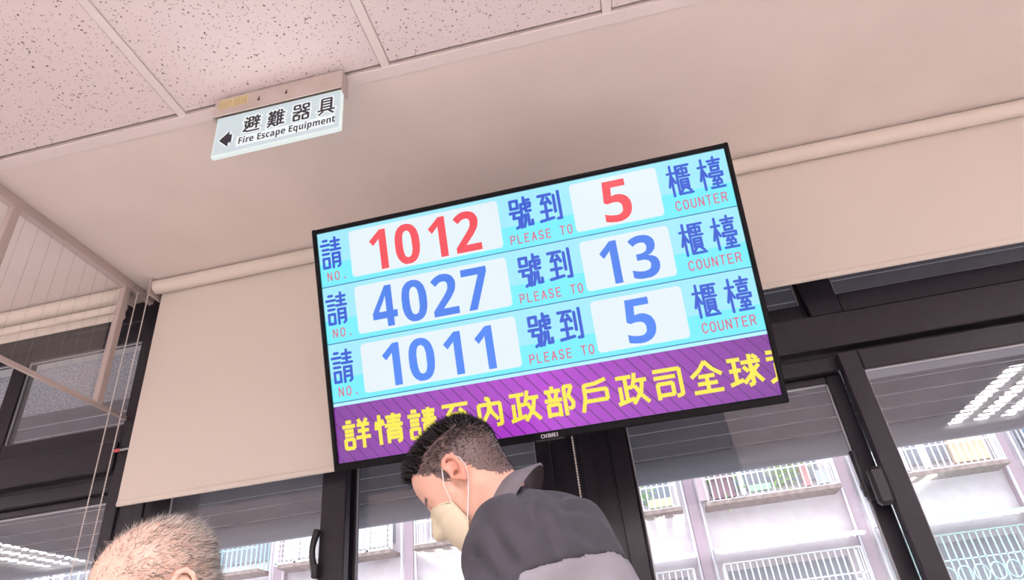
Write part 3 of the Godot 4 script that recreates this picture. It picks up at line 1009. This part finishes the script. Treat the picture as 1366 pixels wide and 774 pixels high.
func nets(f: Callable, lo: Vector3, hi: Vector3, cell: float) -> Dictionary:
	var nx := int(ceil((hi.x - lo.x) / cell))
	var ny := int(ceil((hi.y - lo.y) / cell))
	var nz := int(ceil((hi.z - lo.z) / cell))
	var sx := nx + 1
	var sy := ny + 1
	var sz := nz + 1
	var val := PackedFloat32Array()
	val.resize(sx * sy * sz)
	val.fill(9.0)
	var B := 6
	var reach := B * cell * .87 * 1.7 + cell * 2
	for bz in range(0, nz, B):
		for by in range(0, ny, B):
			for bxx in range(0, nx, B):
				var d: float = f.call(lo + Vector3(bxx + B * .5, by + B * .5, bz + B * .5) * cell)
				if absf(d) > reach: 
					if d < 0:
						for z in range(bz, mini(bz + B + 1, sz)):
							for y in range(by, mini(by + B + 1, sy)):
								for x in range(bxx, mini(bxx + B + 1, sx)):
									var i := (z * sy + y) * sx + x
									if val[i] == 9.0: val[i] = -8.0
					continue
				for z in range(bz, mini(bz + B + 1, sz)):
					for y in range(by, mini(by + B + 1, sy)):
						for x in range(bxx, mini(bxx + B + 1, sx)):
							var i := (z * sy + y) * sx + x
							if absf(val[i]) > 7.0: val[i] = f.call(lo + Vector3(x, y, z) * cell)
	var id := PackedInt32Array()
	id.resize(sx * sy * sz)
	id.fill(-1)
	var V := PackedVector3Array()
	var step := [1, sx, sx * sy]
	var corner := [0, 1, sx, sx + 1, sx * sy, sx * sy + 1, sx * sy + sx, sx * sy + sx + 1]
	var edges := [[0, 1], [2, 3], [4, 5], [6, 7], [0, 2], [1, 3], [4, 6], [5, 7], [0, 4], [1, 5], [2, 6], [3, 7]]
	for z in nz:
		for y in ny:
			for x in nx:
				var i := (z * sy + y) * sx + x
				var neg := 0
				for c in corner:
					if val[i + c] < 0: neg += 1
				if neg == 0 or neg == 8: continue
				var sum := Vector3.ZERO
				var cnt := 0
				for e in edges:
					var a: float = val[i + corner[e[0]]]
					var b: float = val[i + corner[e[1]]]
					if (a < 0) == (b < 0): continue
					var t := a / (a - b)
					var pa := Vector3(e[0] & 1, (e[0] >> 1) & 1, (e[0] >> 2) & 1)
					var pb := Vector3(e[1] & 1, (e[1] >> 1) & 1, (e[1] >> 2) & 1)
					sum += pa.lerp(pb, clampf(t, .02, .98))
					cnt += 1
				id[i] = V.size()
				V.append(lo + (Vector3(x, y, z) + sum / cnt) * cell)
	var I := PackedInt32Array()
	for z in range(1, nz):
		for y in range(1, ny):
			for x in range(1, nx):
				var i := (z * sy + y) * sx + x
				for ax in 3:
					var a := val[i]
					var b := val[i + step[ax]]
					if (a < 0) == (b < 0): continue
					var u: int = step[(ax + 1) % 3]
					var w: int = step[(ax + 2) % 3]
					var q := [id[i - u - w], id[i - w], id[i], id[i - u]]
					if q.min() < 0: continue
					if a < 0: q.reverse()
					I.append_array(PackedInt32Array([q[0], q[1], q[2], q[0], q[2], q[3]]))
	var N := PackedVector3Array()
	N.resize(V.size())
	for k in range(0, I.size(), 3):
		var n := (V[I[k + 2]] - V[I[k]]).cross(V[I[k + 1]] - V[I[k]])
		for j in 3: N[I[k + j]] += n
	for k in N.size(): N[k] = N[k].normalized()
	return {"v": V, "n": N, "i": I}

func join(parts: Array, paint = null) -> ArrayMesh:
	# parts: [nets result, transform]
	var V := PackedVector3Array()
	var N := PackedVector3Array()
	var I := PackedInt32Array()
	var C := PackedColorArray()
	for k in parts.size():
		var d: Dictionary = parts[k][0]
		var x: Transform3D = parts[k][1]
		var base := V.size()
		for j in d.v.size():
			V.append(x * d.v[j])
			N.append((x.basis * d.n[j]).normalized())
			if paint != null: C.append(paint.call(k, d.v[j], d.n[j]))
		for j in d.i: I.append(base + j)
	var arr := []
	arr.resize(Mesh.ARRAY_MAX)
	arr[Mesh.ARRAY_VERTEX] = V
	arr[Mesh.ARRAY_NORMAL] = N
	arr[Mesh.ARRAY_INDEX] = I
	if paint != null: arr[Mesh.ARRAY_COLOR] = C
	var m := ArrayMesh.new()
	m.add_surface_from_arrays(Mesh.PRIMITIVE_TRIANGLES, arr)
	return m

# head in its own frame: x forward, y up, z towards its left ear; origin between the ears
func head_field(p: Vector3) -> float:
	var q := Vector3(p.x, p.y, absf(p.z))
	var d := ell(q, Vector3(-.012, .048, 0), Vector3(.098, .082, .075))
	d = smin(d, ell(q, Vector3(.018, .055, 0), Vector3(.076, .062, .064)), .03)
	d = smin(d, ell(q, Vector3(.038, -.03, 0), Vector3(.058, .072, .056)), .035)
	d = smin(d, cap(q, Vector3(-.012, -.045, .050), Vector3(.055, -.098, .016), .018, .017), .03)
	d = smin(d, cap(q, Vector3(.066, -.102, 0), Vector3(.070, -.098, .008), .016, .015), .02)
	d = smin(d, cap(q, Vector3(.080, .022, .012), Vector3(.068, .022, .040), .013, .011), .018)
	d = smin(d, cap(q, Vector3(.092, .008, 0), Vector3(.112, -.030, 0), .008, .012), .012)
	d = smin(d, cap(q, Vector3(.102, -.034, .004), Vector3(.098, -.034, .013), .008, .006), .008)
	d = smin(d, cap(q, Vector3(.062, -.016, .040), Vector3(.035, -.015, .054), .014, .012), .02)
	d = smin(d, cap(q, Vector3(.092, -.060, 0), Vector3(.084, -.060, .018), .007, .005), .01)
	d = smin(d, cap(q, Vector3(.090, -.070, 0), Vector3(.082, -.069, .015), .007, .005), .008)
	d = maxf(d, -ell(q, Vector3(.094, .004, .031), Vector3(.016, .010, .014)))
	d = smin(d, ell(q, Vector3(.076, .003, .031), Vector3(.013, .011, .013)), .004)
	# neck
	d = smin(d, cap(q, Vector3(-.034, -.03, 0), neck_end, .054, .052), .04)
	# ear: thin bowl, helix rim, lobe
	if q.z > .05:
		var e := ell(q, Vector3(-.006, -.002, .080), Vector3(.017, .028, .007))
		e = maxf(e, -ell(q, Vector3(-.003, -.003, .090), Vector3(.011, .017, .011)))
		var rim := [Vector3(.008, .006, .078), Vector3(.009, .020, .084), Vector3(.0, .029, .088), Vector3(-.013, .027, .091), Vector3(-.021, .013, .092), Vector3(-.020, -.006, .089), Vector3(-.012, -.020, .083), Vector3(-.004, -.030, .079)]
		for i in rim.size() - 1:
			e = smin(e, cap(q, rim[i], rim[i + 1], .0045, .0045 if i < 5 else .0062), .004)
		e = smin(e, cap(q, Vector3(.010, -.004, .077), Vector3(.008, -.012, .079), .005, .005), .004)
		e = maxf(e, -ell(q, Vector3(.0, -.005, .080), Vector3(.006, .006, .012)))
		d = smin(d, e, .006)
	return d

func hair_line(p: Vector3) -> float:
	# height above which hair grows, along the head from back to front
	var pts := [[-.2, -.07], [-.06, -.068], [-.035, -.03], [-.02, .018], [.0, .036], [.012, .0], [.028, .002], [.036, .035], [.052, .052], [.066, .078], [.085, .088], [.2, .09]]
	for i in pts.size() - 1:
		if p.x <= pts[i + 1][0]:
			return lerpf(pts[i][1], pts[i + 1][1], clampf((p.x - pts[i][0]) / (pts[i + 1][0] - pts[i][0]), 0, 1))
	return .09

func strands(head: Dictionary, count: int, sd: int, style: Callable) -> ArrayMesh:
	var st := SurfaceTool.new()
	st.begin(Mesh.PRIMITIVE_TRIANGLES)
	var r := RandomNumberGenerator.new()
	r.seed = sd
	var made := 0
	var tries := 0
	while made < count and tries < count * 12:
		tries += 1
		var k := r.randi_range(0, head.v.size() - 1)
		var p: Vector3 = head.v[k]
		var n: Vector3 = head.n[k]
		if absf(p.z) > .072 and p.y < .036 and p.x > -.03 and p.x < .02: continue
		var s: Array = style.call(p, n, r)   # [length, direction, width, colour] or []
		if s.is_empty(): continue
		made += 1
		var side := n.cross(Vector3(r.randfn(), r.randfn(), r.randfn())).normalized()
		p += side * r.randf_range(-.002, .002) + n.cross(side) * r.randf_range(-.002, .002) - n * .0015
		var d: Vector3 = s[1]
		var L: float = s[0]
		var w: float = s[2]
		var sd2 := d.cross(Vector3(r.randfn(), r.randfn(), r.randfn())).normalized() * w
		var mid := p + d * L * .55
		var bend: Vector3 = (d + Vector3(r.randfn(), r.randfn(), r.randfn()) * .22).normalized()
		var tip := mid + bend * L * .5
		st.set_color(s[3])
		st.set_normal(n)
		for q in [p - sd2, p + sd2, mid + sd2 * .8, p - sd2, mid + sd2 * .8, mid - sd2 * .8, mid - sd2 * .8, mid + sd2 * .8, tip]:
			st.add_vertex(q)
	return st.commit()

func skin_material(c: Color) -> StandardMaterial3D:
	var m := mat(c, .5)
	m.vertex_color_use_as_albedo = true
	m.subsurf_scatter_enabled = true
	m.subsurf_scatter_strength = .12
	return m

func lin(c: Color) -> Color:
	return c.srgb_to_linear()

func chain_field(p: Vector3, list: Array, k: float, grow := 0.0) -> float:
	var d := 9.0
	for c in list:
		d = smin(d, cap(p, c[0], c[1], c[2] + grow, c[3] + grow), k)
	return d

func hand_list(wrist: Vector3, dir: Vector3, side: Vector3) -> Array:
	# palm and five curled fingers; side points towards the thumb
	var nrm := dir.cross(side).normalized()
	var out := []
	var palm := wrist + dir * .09
	for j in 4:
		out.append([wrist + side * (.012 - j * .008), palm + side * (.03 - j * .02), .016, .013])
	var lens := [.068, .076, .071, .055]
	for j in 4:
		var a := palm + side * (.03 - j * .02)
		var b: Vector3 = a + (dir * .9 + nrm * .3).normalized() * lens[j] * .5
		var c: Vector3 = b + (dir * .5 + nrm * .85).normalized() * lens[j] * .32
		var e: Vector3 = c + (dir * .1 + nrm).normalized() * lens[j] * .25
		out.append([a, b, .0095, .0088]); out.append([b, c, .0088, .008]); out.append([c, e, .008, .007])
	var ta := wrist + dir * .03 + side * .022
	var tb: Vector3 = ta + (dir * .7 + side * .7).normalized() * .04
	var tc: Vector3 = tb + (dir * .95 + side * .2 + nrm * .2).normalized() * .03
	out.append([ta, tb, .014, .011]); out.append([tb, tc, .011, .009])
	return out

func shoe(parent: Node, at: Vector3, dir: Vector3, m: Material) -> void:
	var f := func(p: Vector3) -> float:
		var d := cap(p, at + Vector3(0, .045, 0) - dir * .03, at + dir * .16 + Vector3(0, .032, 0), .044, .036)
		d = smin(d, cap(p, at + Vector3(0, .05, 0), at + Vector3(0, .11, 0), .044, .046), .03)
		return maxf(d, .002 - (p.y - at.y))
	put("shoe", join([[nets(f, at - Vector3(.2, .02, .2), at + Vector3(.25, .2, .2), .012), Transform3D()]]), m, parent)

# ------------------------------------------------------------------ the standing man, bent forward
func man() -> void:
	var t := thing("person", "man in a dark grey work jacket and cream face mask, bent forward below the screen", "person", P(.1, -CY, 1.3))
	var inv := Transform3D(Basis(), -t.position)
	# head frame
	var pitch := deg_to_rad(40)
	var yaw := deg_to_rad(6)
	var fwd := Vector3(-cos(pitch) * cos(yaw), -sin(pitch), -cos(pitch) * sin(yaw)).normalized()
	var left := Vector3.UP.cross(fwd).normalized()
	var up := fwd.cross(left).normalized()
	if up.y < 0: up = -up
	left = fwd.cross(up) * -1.0
	var hx := Transform3D(Basis(fwd, up, fwd.cross(up)).scaled_local(Vector3.ONE * .945), P(-.322, .378, 1.283))
	var head := nets(head_field, Vector3(-.15, -.20, -.11), Vector3(.14, .15, .11), .0042)
	var sL := P(-.20, .190, 1.105)
	var sR := P(-.20, .190, 1.46)
	var eL := P(-.275, -.08, 1.07)
	var eR := P(-.285, -.06, 1.49)
	var wL := P(-.30, -.30, 1.12)
	var wR := P(-.32, -.28, 1.44)
	var core := [[P(-.24, .30, 1.283), P(-.21, .22, 1.283), .045, .08], [P(-.19, .16, 1.22), P(-.10, -.1, 1.22), .09, .09], [P(-.19, .16, 1.345), P(-.10, -.1, 1.345), .09, .09], [P(-.10, -.1, 1.23), P(.04, -.3, 1.22), .09, .10], [P(-.10, -.1, 1.34), P(.04, -.3, 1.35), .09, .10], [sL, sR, .055, .055], [sL, eL, .055, .042], [sR, eR, .055, .042]]
	var fore := [[eL, wL, .042, .028], [eR, wR, .042, .028]]
	var legs := [[P(.07, -.32, 1.2), P(.03, -.72, 1.19), .085, .058], [P(.03, -.72, 1.19), P(.09, -1.09, 1.19), .056, .042], [P(.07, -.32, 1.37), P(.05, -.72, 1.38), .085, .058], [P(.05, -.72, 1.38), P(.11, -1.09, 1.38), .056, .042]]
	var handL := hand_list(wL, (wL - eL).normalized(), Vector3(0, .3, -.95).cross((wL - eL).normalized()).normalized())
	var handR := hand_list(wR, (wR - eR).normalized(), Vector3(0, .3, .95).cross((wR - eR).normalized()).normalized())
	var whole := core + fore + legs
	var bf := func(p: Vector3) -> float: return chain_field(p, whole, .03)
	var body := nets(bf, P(-.52, -1.17, 1.56) + Vector3.ZERO, P(.26, .32, .98), .014)
	var hf := func(p: Vector3) -> float: return chain_field(p, handL, .008)
	var hf2 := func(p: Vector3) -> float: return chain_field(p, handR, .008)
	var nl := nets(hf, wL - Vector3(.24, .2, .12), wL + Vector3(.06, .1, .12), .006)
	var nr := nets(hf2, wR - Vector3(.24, .2, .12), wR + Vector3(.06, .1, .12), .006)
	var skin := S(226, 178, 158)
	var scalp := S(112, 92, 90)
	var paint := func(k: int, p: Vector3, n: Vector3) -> Color:
		if k != 0: return lin(skin)
		if absf(p.z) > .074 and p.y < .036 and p.x > -.032 and p.x < .02: return lin(S(224, 160, 142))
		var over := p.y - hair_line(p)
		if over > 0.004 * sin(p.x * 900.0 + p.y * 700.0): return lin(scalp)
		if absf(p.y - .027 + absf(p.z) * .12) < .0045 and p.x > .05 and absf(p.z) > .012 and absf(p.z) < .048: return lin(S(90, 70, 68))
		return lin(skin)
	var sm := skin_material(Color.WHITE)
	put("body", join([[head, inv * hx], [body, inv], [nl, inv], [nr, inv]], paint), sm, t)
	# hair: cropped sides, longer top combed forward
	var style := func(p: Vector3, n: Vector3, r: RandomNumberGenerator) -> Array:
		var over := p.y - hair_line(p)
		if over < 0 or p.y < -.075: return []
		var top := p.y > .082 - .25 * maxf(0.0, p.x - .03) or (p.x > .03 and p.y > .07)
		var tone := lin(S(44, 36, 42).lerp(S(84, 70, 74), r.randf() * .5))
		if top:
			var ln := r.randf_range(.015, .026) + (.004 if p.x > .05 else 0.0)
			return [ln, (n * .6 + (Vector3(.15, .6, 0) if p.x > .03 else Vector3(.4, .25, 0)) + Vector3(r.randfn(), r.randfn(), r.randfn()) * .2).normalized(), .0009, tone]
		if r.randf() > clampf(over / .03 + .15, .0, 1.0): return []
		var t2 := clampf((p.y - .02) / .07, 0, 1)
		return [lerpf(.004, .016, t2) * r.randf_range(.8, 1.2), (n * .5 + Vector3(-.35, -.55, 0) + Vector3(r.randfn(), r.randfn(), r.randfn()) * .15).normalized(), .0006, tone]
	var hm := mat(Color.WHITE, .55)
	hm.vertex_color_use_as_albedo = true
	var hair := put("hair", strands(head, 15000, 5, style), hm, t)
	hair.set_meta("kind", "stuff")
	hair.transform = inv * hx
	# eyes
	# jacket
	var jl := [[P(-.222, .300, 1.283), P(-.185, .235, 1.283), .072, .124], [P(-.165, .175, 1.21), P(-.055, -.08, 1.21), .116, .116], [P(-.165, .175, 1.355), P(-.055, -.08, 1.355), .116, .116], [P(-.055, -.08, 1.23), P(.05, -.3, 1.22), .115, .125], [P(-.055, -.08, 1.34), P(.05, -.3, 1.35), .115, .125], [P(-.20, .215, 1.12), P(-.20, .215, 1.445), .076, .076], [sL, eL, .080, .062], [sR, eR, .080, .062], [eL, wL.lerp(eL, .1), .062, .046], [eR, wR.lerp(eR, .1), .062, .046]]
	var creases := [[Vector2(-.193, .294), Vector2(-.168, .23), .012, .011], [Vector2(-.235, .245), Vector2(-.200, .175), .012, .010], [Vector2(-.135, .291), Vector2(-.108, .222), .008, .012], [Vector2(-.150, .25), Vector2(-.137, .186), .010, .010], [Vector2(-.255, .19), Vector2(-.225, .15), .010, .010]]
	var jf := func(p: Vector3) -> float:
		var d := chain_field(p, jl, .06)
		if d < .06:
			d += .006 * sin(p.x * 38.0 + p.y * 55.0 + 1.5 * sin(p.z * 21.0)) * (.5 + .5 * sin(p.z * 17.0 + p.x * 9.0)) + .0025 * sin(p.y * 90.0 - p.z * 40.0 + 2.0 * sin(p.x * 30.0))
		if d < .03 and p.z > -1.25:
			for q in creases:
				var at := Vector2(p.x, p.y - CY)
				var e := at.distance_to(Geometry2D.get_closest_point_to_segment(at, q[0], q[1]))
				d += q[2] * exp(-pow(e / q[3], 2.0))
		var neck := cap(p, hx * Vector3(-.02, -.06, 0), P(-.20, .31, 1.283), .058, .060)
		return maxf(d, -neck)
	# a paler panel is sewn across the lower back
	var seam := func(p: Vector3) -> float: return maxf(p.y - CY - (.178 + .25 * (p.x + .09)), -.19 - p.x) * .95
	var upper := func(p: Vector3) -> float: return maxf(jf.call(p), -seam.call(p))
	var lower := func(p: Vector3) -> float: return maxf(jf.call(p) - .0012, seam.call(p) - .003)
	var jacket := nets(upper, P(-.52, -.46, 1.62), P(.26, .46, .93), .008)
	var panel := nets(lower, P(-.23, -.46, 1.62), P(.26, .30, .93), .008)
	var jm := tri_mat(S(68, 65, 75), .85, noise_tex(.2, Color(.86, .86, .86), Color(1, 1, 1), 256, 2, 14), 8.0)
	jm.rim_enabled = true
	jm.rim = .25
	var jk := put("jacket", join([[jacket, inv]]), jm, t)
	var jp: StandardMaterial3D = jm.duplicate()
	jp.albedo_color = S(150, 146, 156)
	put("back_panel", join([[panel, inv]]), jp, jk)
	collar(t, inv, hx)
	var trous := func(p: Vector3) -> float: return chain_field(p, [[P(.06, -.28, 1.22), P(.07, -.36, 1.22), .12, .11], [P(.06, -.28, 1.35), P(.07, -.36, 1.35), .12, .11], [legs[0][0], legs[0][1], .105, .078], [legs[1][0], legs[1][1], .078, .07], [legs[2][0], legs[2][1], .105, .078], [legs[3][0], legs[3][1], .078, .07]], .04)
	put("trousers", join([[nets(trous, P(-.12, -1.17, 1.55), P(.26, -.12, 1.02), .016), inv]]), mat(S(58, 56, 66), .85), t)
	for z in [1.19, 1.38]:
		shoe(t, P(.09 if z < 1.3 else .11, -CY, z) - t.position, Vector3(-1, 0, 0), M.black_soft)
	mask(t, inv * hx)

func collar(t: Node3D, inv: Transform3D, hx: Transform3D) -> void:
	# turned-down collar round the neck, open in front
	var c := P(-.261, .309, 1.283)
	var ax := (hx * Vector3(-.02, -.05, 0) - P(-.15, .26, 1.283)).normalized()
	var front := Vector3(-1, 0, 0)
	front = (front - ax * front.dot(ax)).normalized()
	var side := ax.cross(front).normalized()
	var st := new_st()
	st.set_smooth_group(0)
	var prof := [Vector2(.055, -.034), Vector2(.056, .010), Vector2(.060, .016), Vector2(.067, .014), Vector2(.104, -.028), Vector2(.101, -.031), Vector2(.062, .006), Vector2(.059, -.034)]
	var n := 40
	var rows := []
	for i in n + 1:
		var a := deg_to_rad(35) + (TAU - deg_to_rad(70)) * i / n
		var open := absf(float(i) / n - .5) * 2.0
		var ring := []
		for q in prof:
			ring.append(inv * (c + (front * cos(a) * 1.12 + side * sin(a)) * q.x + ax * (q.y - .02 * open * open)))
		rows.append(ring)
	for i in n:
		for k in prof.size():
			var k2 := (k + 1) % prof.size()
			var mid := Vector3.ZERO
			for q in rows[i]: mid += q
			face_out(st, [rows[i][k], rows[i][k2], rows[i + 1][k2], rows[i + 1][k]], mid / prof.size())
	st.set_smooth_group(-1)
	face_out(st, rows[0], rows[1][0]); face_out(st, rows[n], rows[n - 1][0])
	var m := tri_mat(S(124, 116, 124), .85, noise_tex(.2, Color(.88, .88, .88), Color(1, 1, 1), 256, 2, 14), 8.0)
	obj("collar", st, m, t)

func mask(t: Node3D, hx: Transform3D) -> void:
	var na := 36
	var nv := 22
	var grid := []
	for i in na + 1:
		var a := deg_to_rad(lerpf(-62, 62, float(i) / na))
		var col := []
		var edge := absf(float(i) / na - .5) * 2.0
		for j in nv + 1:
			var v := float(j) / nv
			var y0 := lerpf(.006, -.030, edge * edge)
			var y1 := lerpf(-.128, -.084, pow(edge, 1.6))
			var y := lerpf(y0, y1, v)
			var r := .16
			for s in 70:
				var p := Vector3(.015 + r * cos(a), y, r * sin(a))
				if r < .03: break
				var d := head_field(p)
				if d < .005: break
				r -= maxf(d * .7, .0008)
			r = maxf(r, .055 + .03 * cos(a))
			# cloth bridges the hollows under the nose, and keeps its pleats
			r += .010 * sin(v * PI) * (1.0 - edge * edge) + .0022 * (fposmod(v * 4.0, 1.0) - .5) * (1.0 - .6 * edge)
			col.append(Vector3(.015 + r * cos(a), y, r * sin(a)))
		grid.append(col)
	# smooth across so that the sheet hangs evenly
	for it in 4:
		var g2 := grid.duplicate(true)
		for i in range(1, na):
			for j in range(0, nv + 1):
				var up: Vector3 = grid[i][maxi(j - 1, 0)]
				var dn: Vector3 = grid[i][mini(j + 1, nv)]
				g2[i][j] = (grid[i][j] * 2.0 + grid[i - 1][j] + grid[i + 1][j] + (up + dn) * .15) / 4.3
				g2[i][j].y = grid[i][j].y
		grid = g2
	var st := new_st()
	st.set_smooth_group(0)
	for i in na:
		for j in nv:
			for s in [0.0, .0012]:
				var f := []
				for e in [[i, j], [i + 1, j], [i + 1, j + 1], [i, j + 1]]:
					var p: Vector3 = grid[e[0]][e[1]]
					f.append(p + Vector3(p.x, 0, p.z).normalized() * s)
				face_out(st, f, f[0] + Vector3(.015 - f[0].x, 0, -f[0].z) * (1.0 if s > 0 else -1.0))
	var cloth := tri_mat(S(236, 222, 196), .9, noise_tex(.2, Color(.93, .93, .93), Color(1, 1, 1), 256, 2, 6), 9.0)
	var m := obj("face_mask", st, cloth, t)
	m.transform = hx
	# bound edges and ear loops
	var eb := new_st()
	for j in [0, nv]:
		var pts := []
		for i in na + 1: pts.append(grid[i][j] + Vector3(.0008, 0, 0))
		tube(eb, pts, .0018, 6)
	for i in [0, na]:
		tube(eb, grid[i], .0018, 6)
	obj("edging", eb, cloth, m)
	for s in [-1.0, 1.0]:
		var i := na if s > 0 else 0
		var a: Vector3 = grid[i][1]
		var b: Vector3 = grid[i][nv - 1]
		var ls := new_st()
		tube(ls, [a, Vector3(.034, .0, .073 * s), Vector3(.014, .022, .082 * s), Vector3(.0, .031, .083 * s), Vector3(-.02, .026, .083 * s), Vector3(-.027, .008, .084 * s), Vector3(-.024, -.012, .082 * s), Vector3(-.012, -.030, .077 * s), Vector3(.01, -.05, .070 * s), b], .0013, 6)
		obj("ear_loop", ls, M.white, m)

# ------------------------------------------------------------------ the old man at the lower left
func old_man() -> void:
	var t := thing("person", "white-haired man with only the top of his head in view at the lower left", "person", P(-.72, -CY, 1.13))
	var inv := Transform3D(Basis(), -t.position)
	var pitch := deg_to_rad(33)
	var yaw := deg_to_rad(-58)
	var fwd := Vector3(-cos(pitch) * cos(yaw), -sin(pitch), -cos(pitch) * sin(yaw)).normalized()
	var side := fwd.cross(Vector3.UP).normalized()
	var up := side.cross(fwd).normalized()
	var c := P(-.793, .197, 1.05)
	var hx := Transform3D(Basis(fwd, up, fwd.cross(up)).scaled_local(Vector3.ONE * .93), c)
	neck_end = Vector3(-.02, -.16, 0)
	var head := nets(head_field, Vector3(-.15, -.20, -.11), Vector3(.14, .15, .11), .0046)
	var sL := P(-0.690, -.10, 0.850)
	var sR := P(-0.690, -.10, 1.230)
	var list := [[P(-0.760, .04, 1.050), P(-0.690, -.12, 1.050), .055, .09], [P(-0.690, -.14, 0.980), P(-0.650, -.42, 0.980), .10, .10], [P(-0.690, -.14, 1.120), P(-0.650, -.42, 1.120), .10, .10], [sL, sR, .05, .05], [sL, P(-0.650, -.40, 0.820), .045, .038], [sR, P(-0.650, -.40, 1.260), .045, .038], [P(-0.650, -.40, 0.820), P(-0.750, -.62, 0.850), .036, .026], [P(-0.650, -.40, 1.260), P(-0.750, -.62, 1.230), .036, .026], [P(-0.650, -.42, 0.980), P(-0.640, -.82, 0.970), .09, .055], [P(-0.640, -.82, 0.970), P(-0.620, -1.12, 0.970), .052, .04], [P(-0.650, -.42, 1.130), P(-0.640, -.82, 1.140), .09, .055], [P(-0.640, -.82, 1.140), P(-0.620, -1.12, 1.140), .052, .04]]
	var bf := func(p: Vector3) -> float: return chain_field(p, list, .03)
	var body := nets(bf, P(-0.870, -1.18, 1.350), P(-0.490, .08, 0.730), .016)
	var parts := [[head, inv * hx], [body, inv]]
	for q in [.85, 1.23]:
		var wrist := P(-.75, -.62, q)
		var dir := Vector3(-.3, -.95, 0).normalized()
		var hl := hand_list(wrist, dir, Vector3(-.95, .3, 0).normalized())
		var hf := func(p: Vector3) -> float: return chain_field(p, hl, .008)
		parts.append([nets(hf, wrist - Vector3(.14, .22, .1), wrist + Vector3(.08, .05, .1), .006), inv])
	var skin := S(228, 190, 174)
	var paint := func(_k: int, _p: Vector3, _n: Vector3) -> Color: return lin(skin)
	put("body", join(parts, paint), skin_material(Color.WHITE), t)
	var style := func(p: Vector3, n: Vector3, r: RandomNumberGenerator) -> Array:
		var over := p.y - hair_line(p) + (.022 if p.x > .03 else .004)
		if over < 0 or p.y < -.07: return []
		if r.randf() > clampf(over / .025 + .2, 0, 1): return []
		var tone := lin(S(252, 244, 238).lerp(S(206, 188, 178), r.randf() * r.randf()))
		if p.x > .04 and r.randf() < .45: tone = lin(S(146, 126, 120))
		return [r.randf_range(.010, .021) * (1.6 if r.randf() < .04 else 1.0), (n * .30 + Vector3(-.45, -.25, 0) + Vector3(r.randfn(), r.randfn(), r.randfn()) * .2).normalized(), .00028, tone]
	var hm := mat(Color.WHITE, .5)
	hm.vertex_color_use_as_albedo = true
	var hair := put("hair", strands(head, 17000, 8, style), hm, t)
	hair.set_meta("kind", "stuff")
	hair.transform = inv * hx
	var shirt := func(p: Vector3) -> float: return chain_field(p, [[P(-0.750, .0, 1.050), P(-0.690, -.12, 1.050), .07, .10], [P(-0.690, -.14, 0.980), P(-0.650, -.44, 0.980), .118, .118], [P(-0.690, -.14, 1.120), P(-0.650, -.44, 1.120), .118, .118], [sL, sR, .068, .068], [sL, P(-0.650, -.40, 0.820), .065, .056], [sR, P(-0.650, -.40, 1.260), .065, .056]], .05)
	put("shirt", join([[nets(shirt, P(-0.870, -.6, 1.370), P(-0.490, .1, 0.710), .012), inv]]), mat(S(150, 158, 172), .85), t)
	var tr := func(p: Vector3) -> float: return chain_field(p, [[P(-0.650, -.44, 0.990), P(-0.650, -.5, 0.990), .118, .11], [P(-0.650, -.44, 1.110), P(-0.650, -.5, 1.110), .118, .11], [P(-0.650, -.5, 0.980), P(-0.640, -.82, 0.970), .10, .074], [P(-0.640, -.82, 0.970), P(-0.620, -1.12, 0.970), .074, .066], [P(-0.650, -.5, 1.130), P(-0.640, -.82, 1.140), .10, .074], [P(-0.640, -.82, 1.140), P(-0.620, -1.12, 1.140), .074, .066]], .04)
	put("trousers", join([[nets(tr, P(-0.850, -1.18, 1.330), P(-0.470, -.3, 0.790), .016), inv]]), mat(S(70, 66, 64), .85), t)
	for z in [.97, 1.14]:
		shoe(t, P(-.62, -CY, z) - t.position, Vector3(-1, 0, 0), M.black_soft)
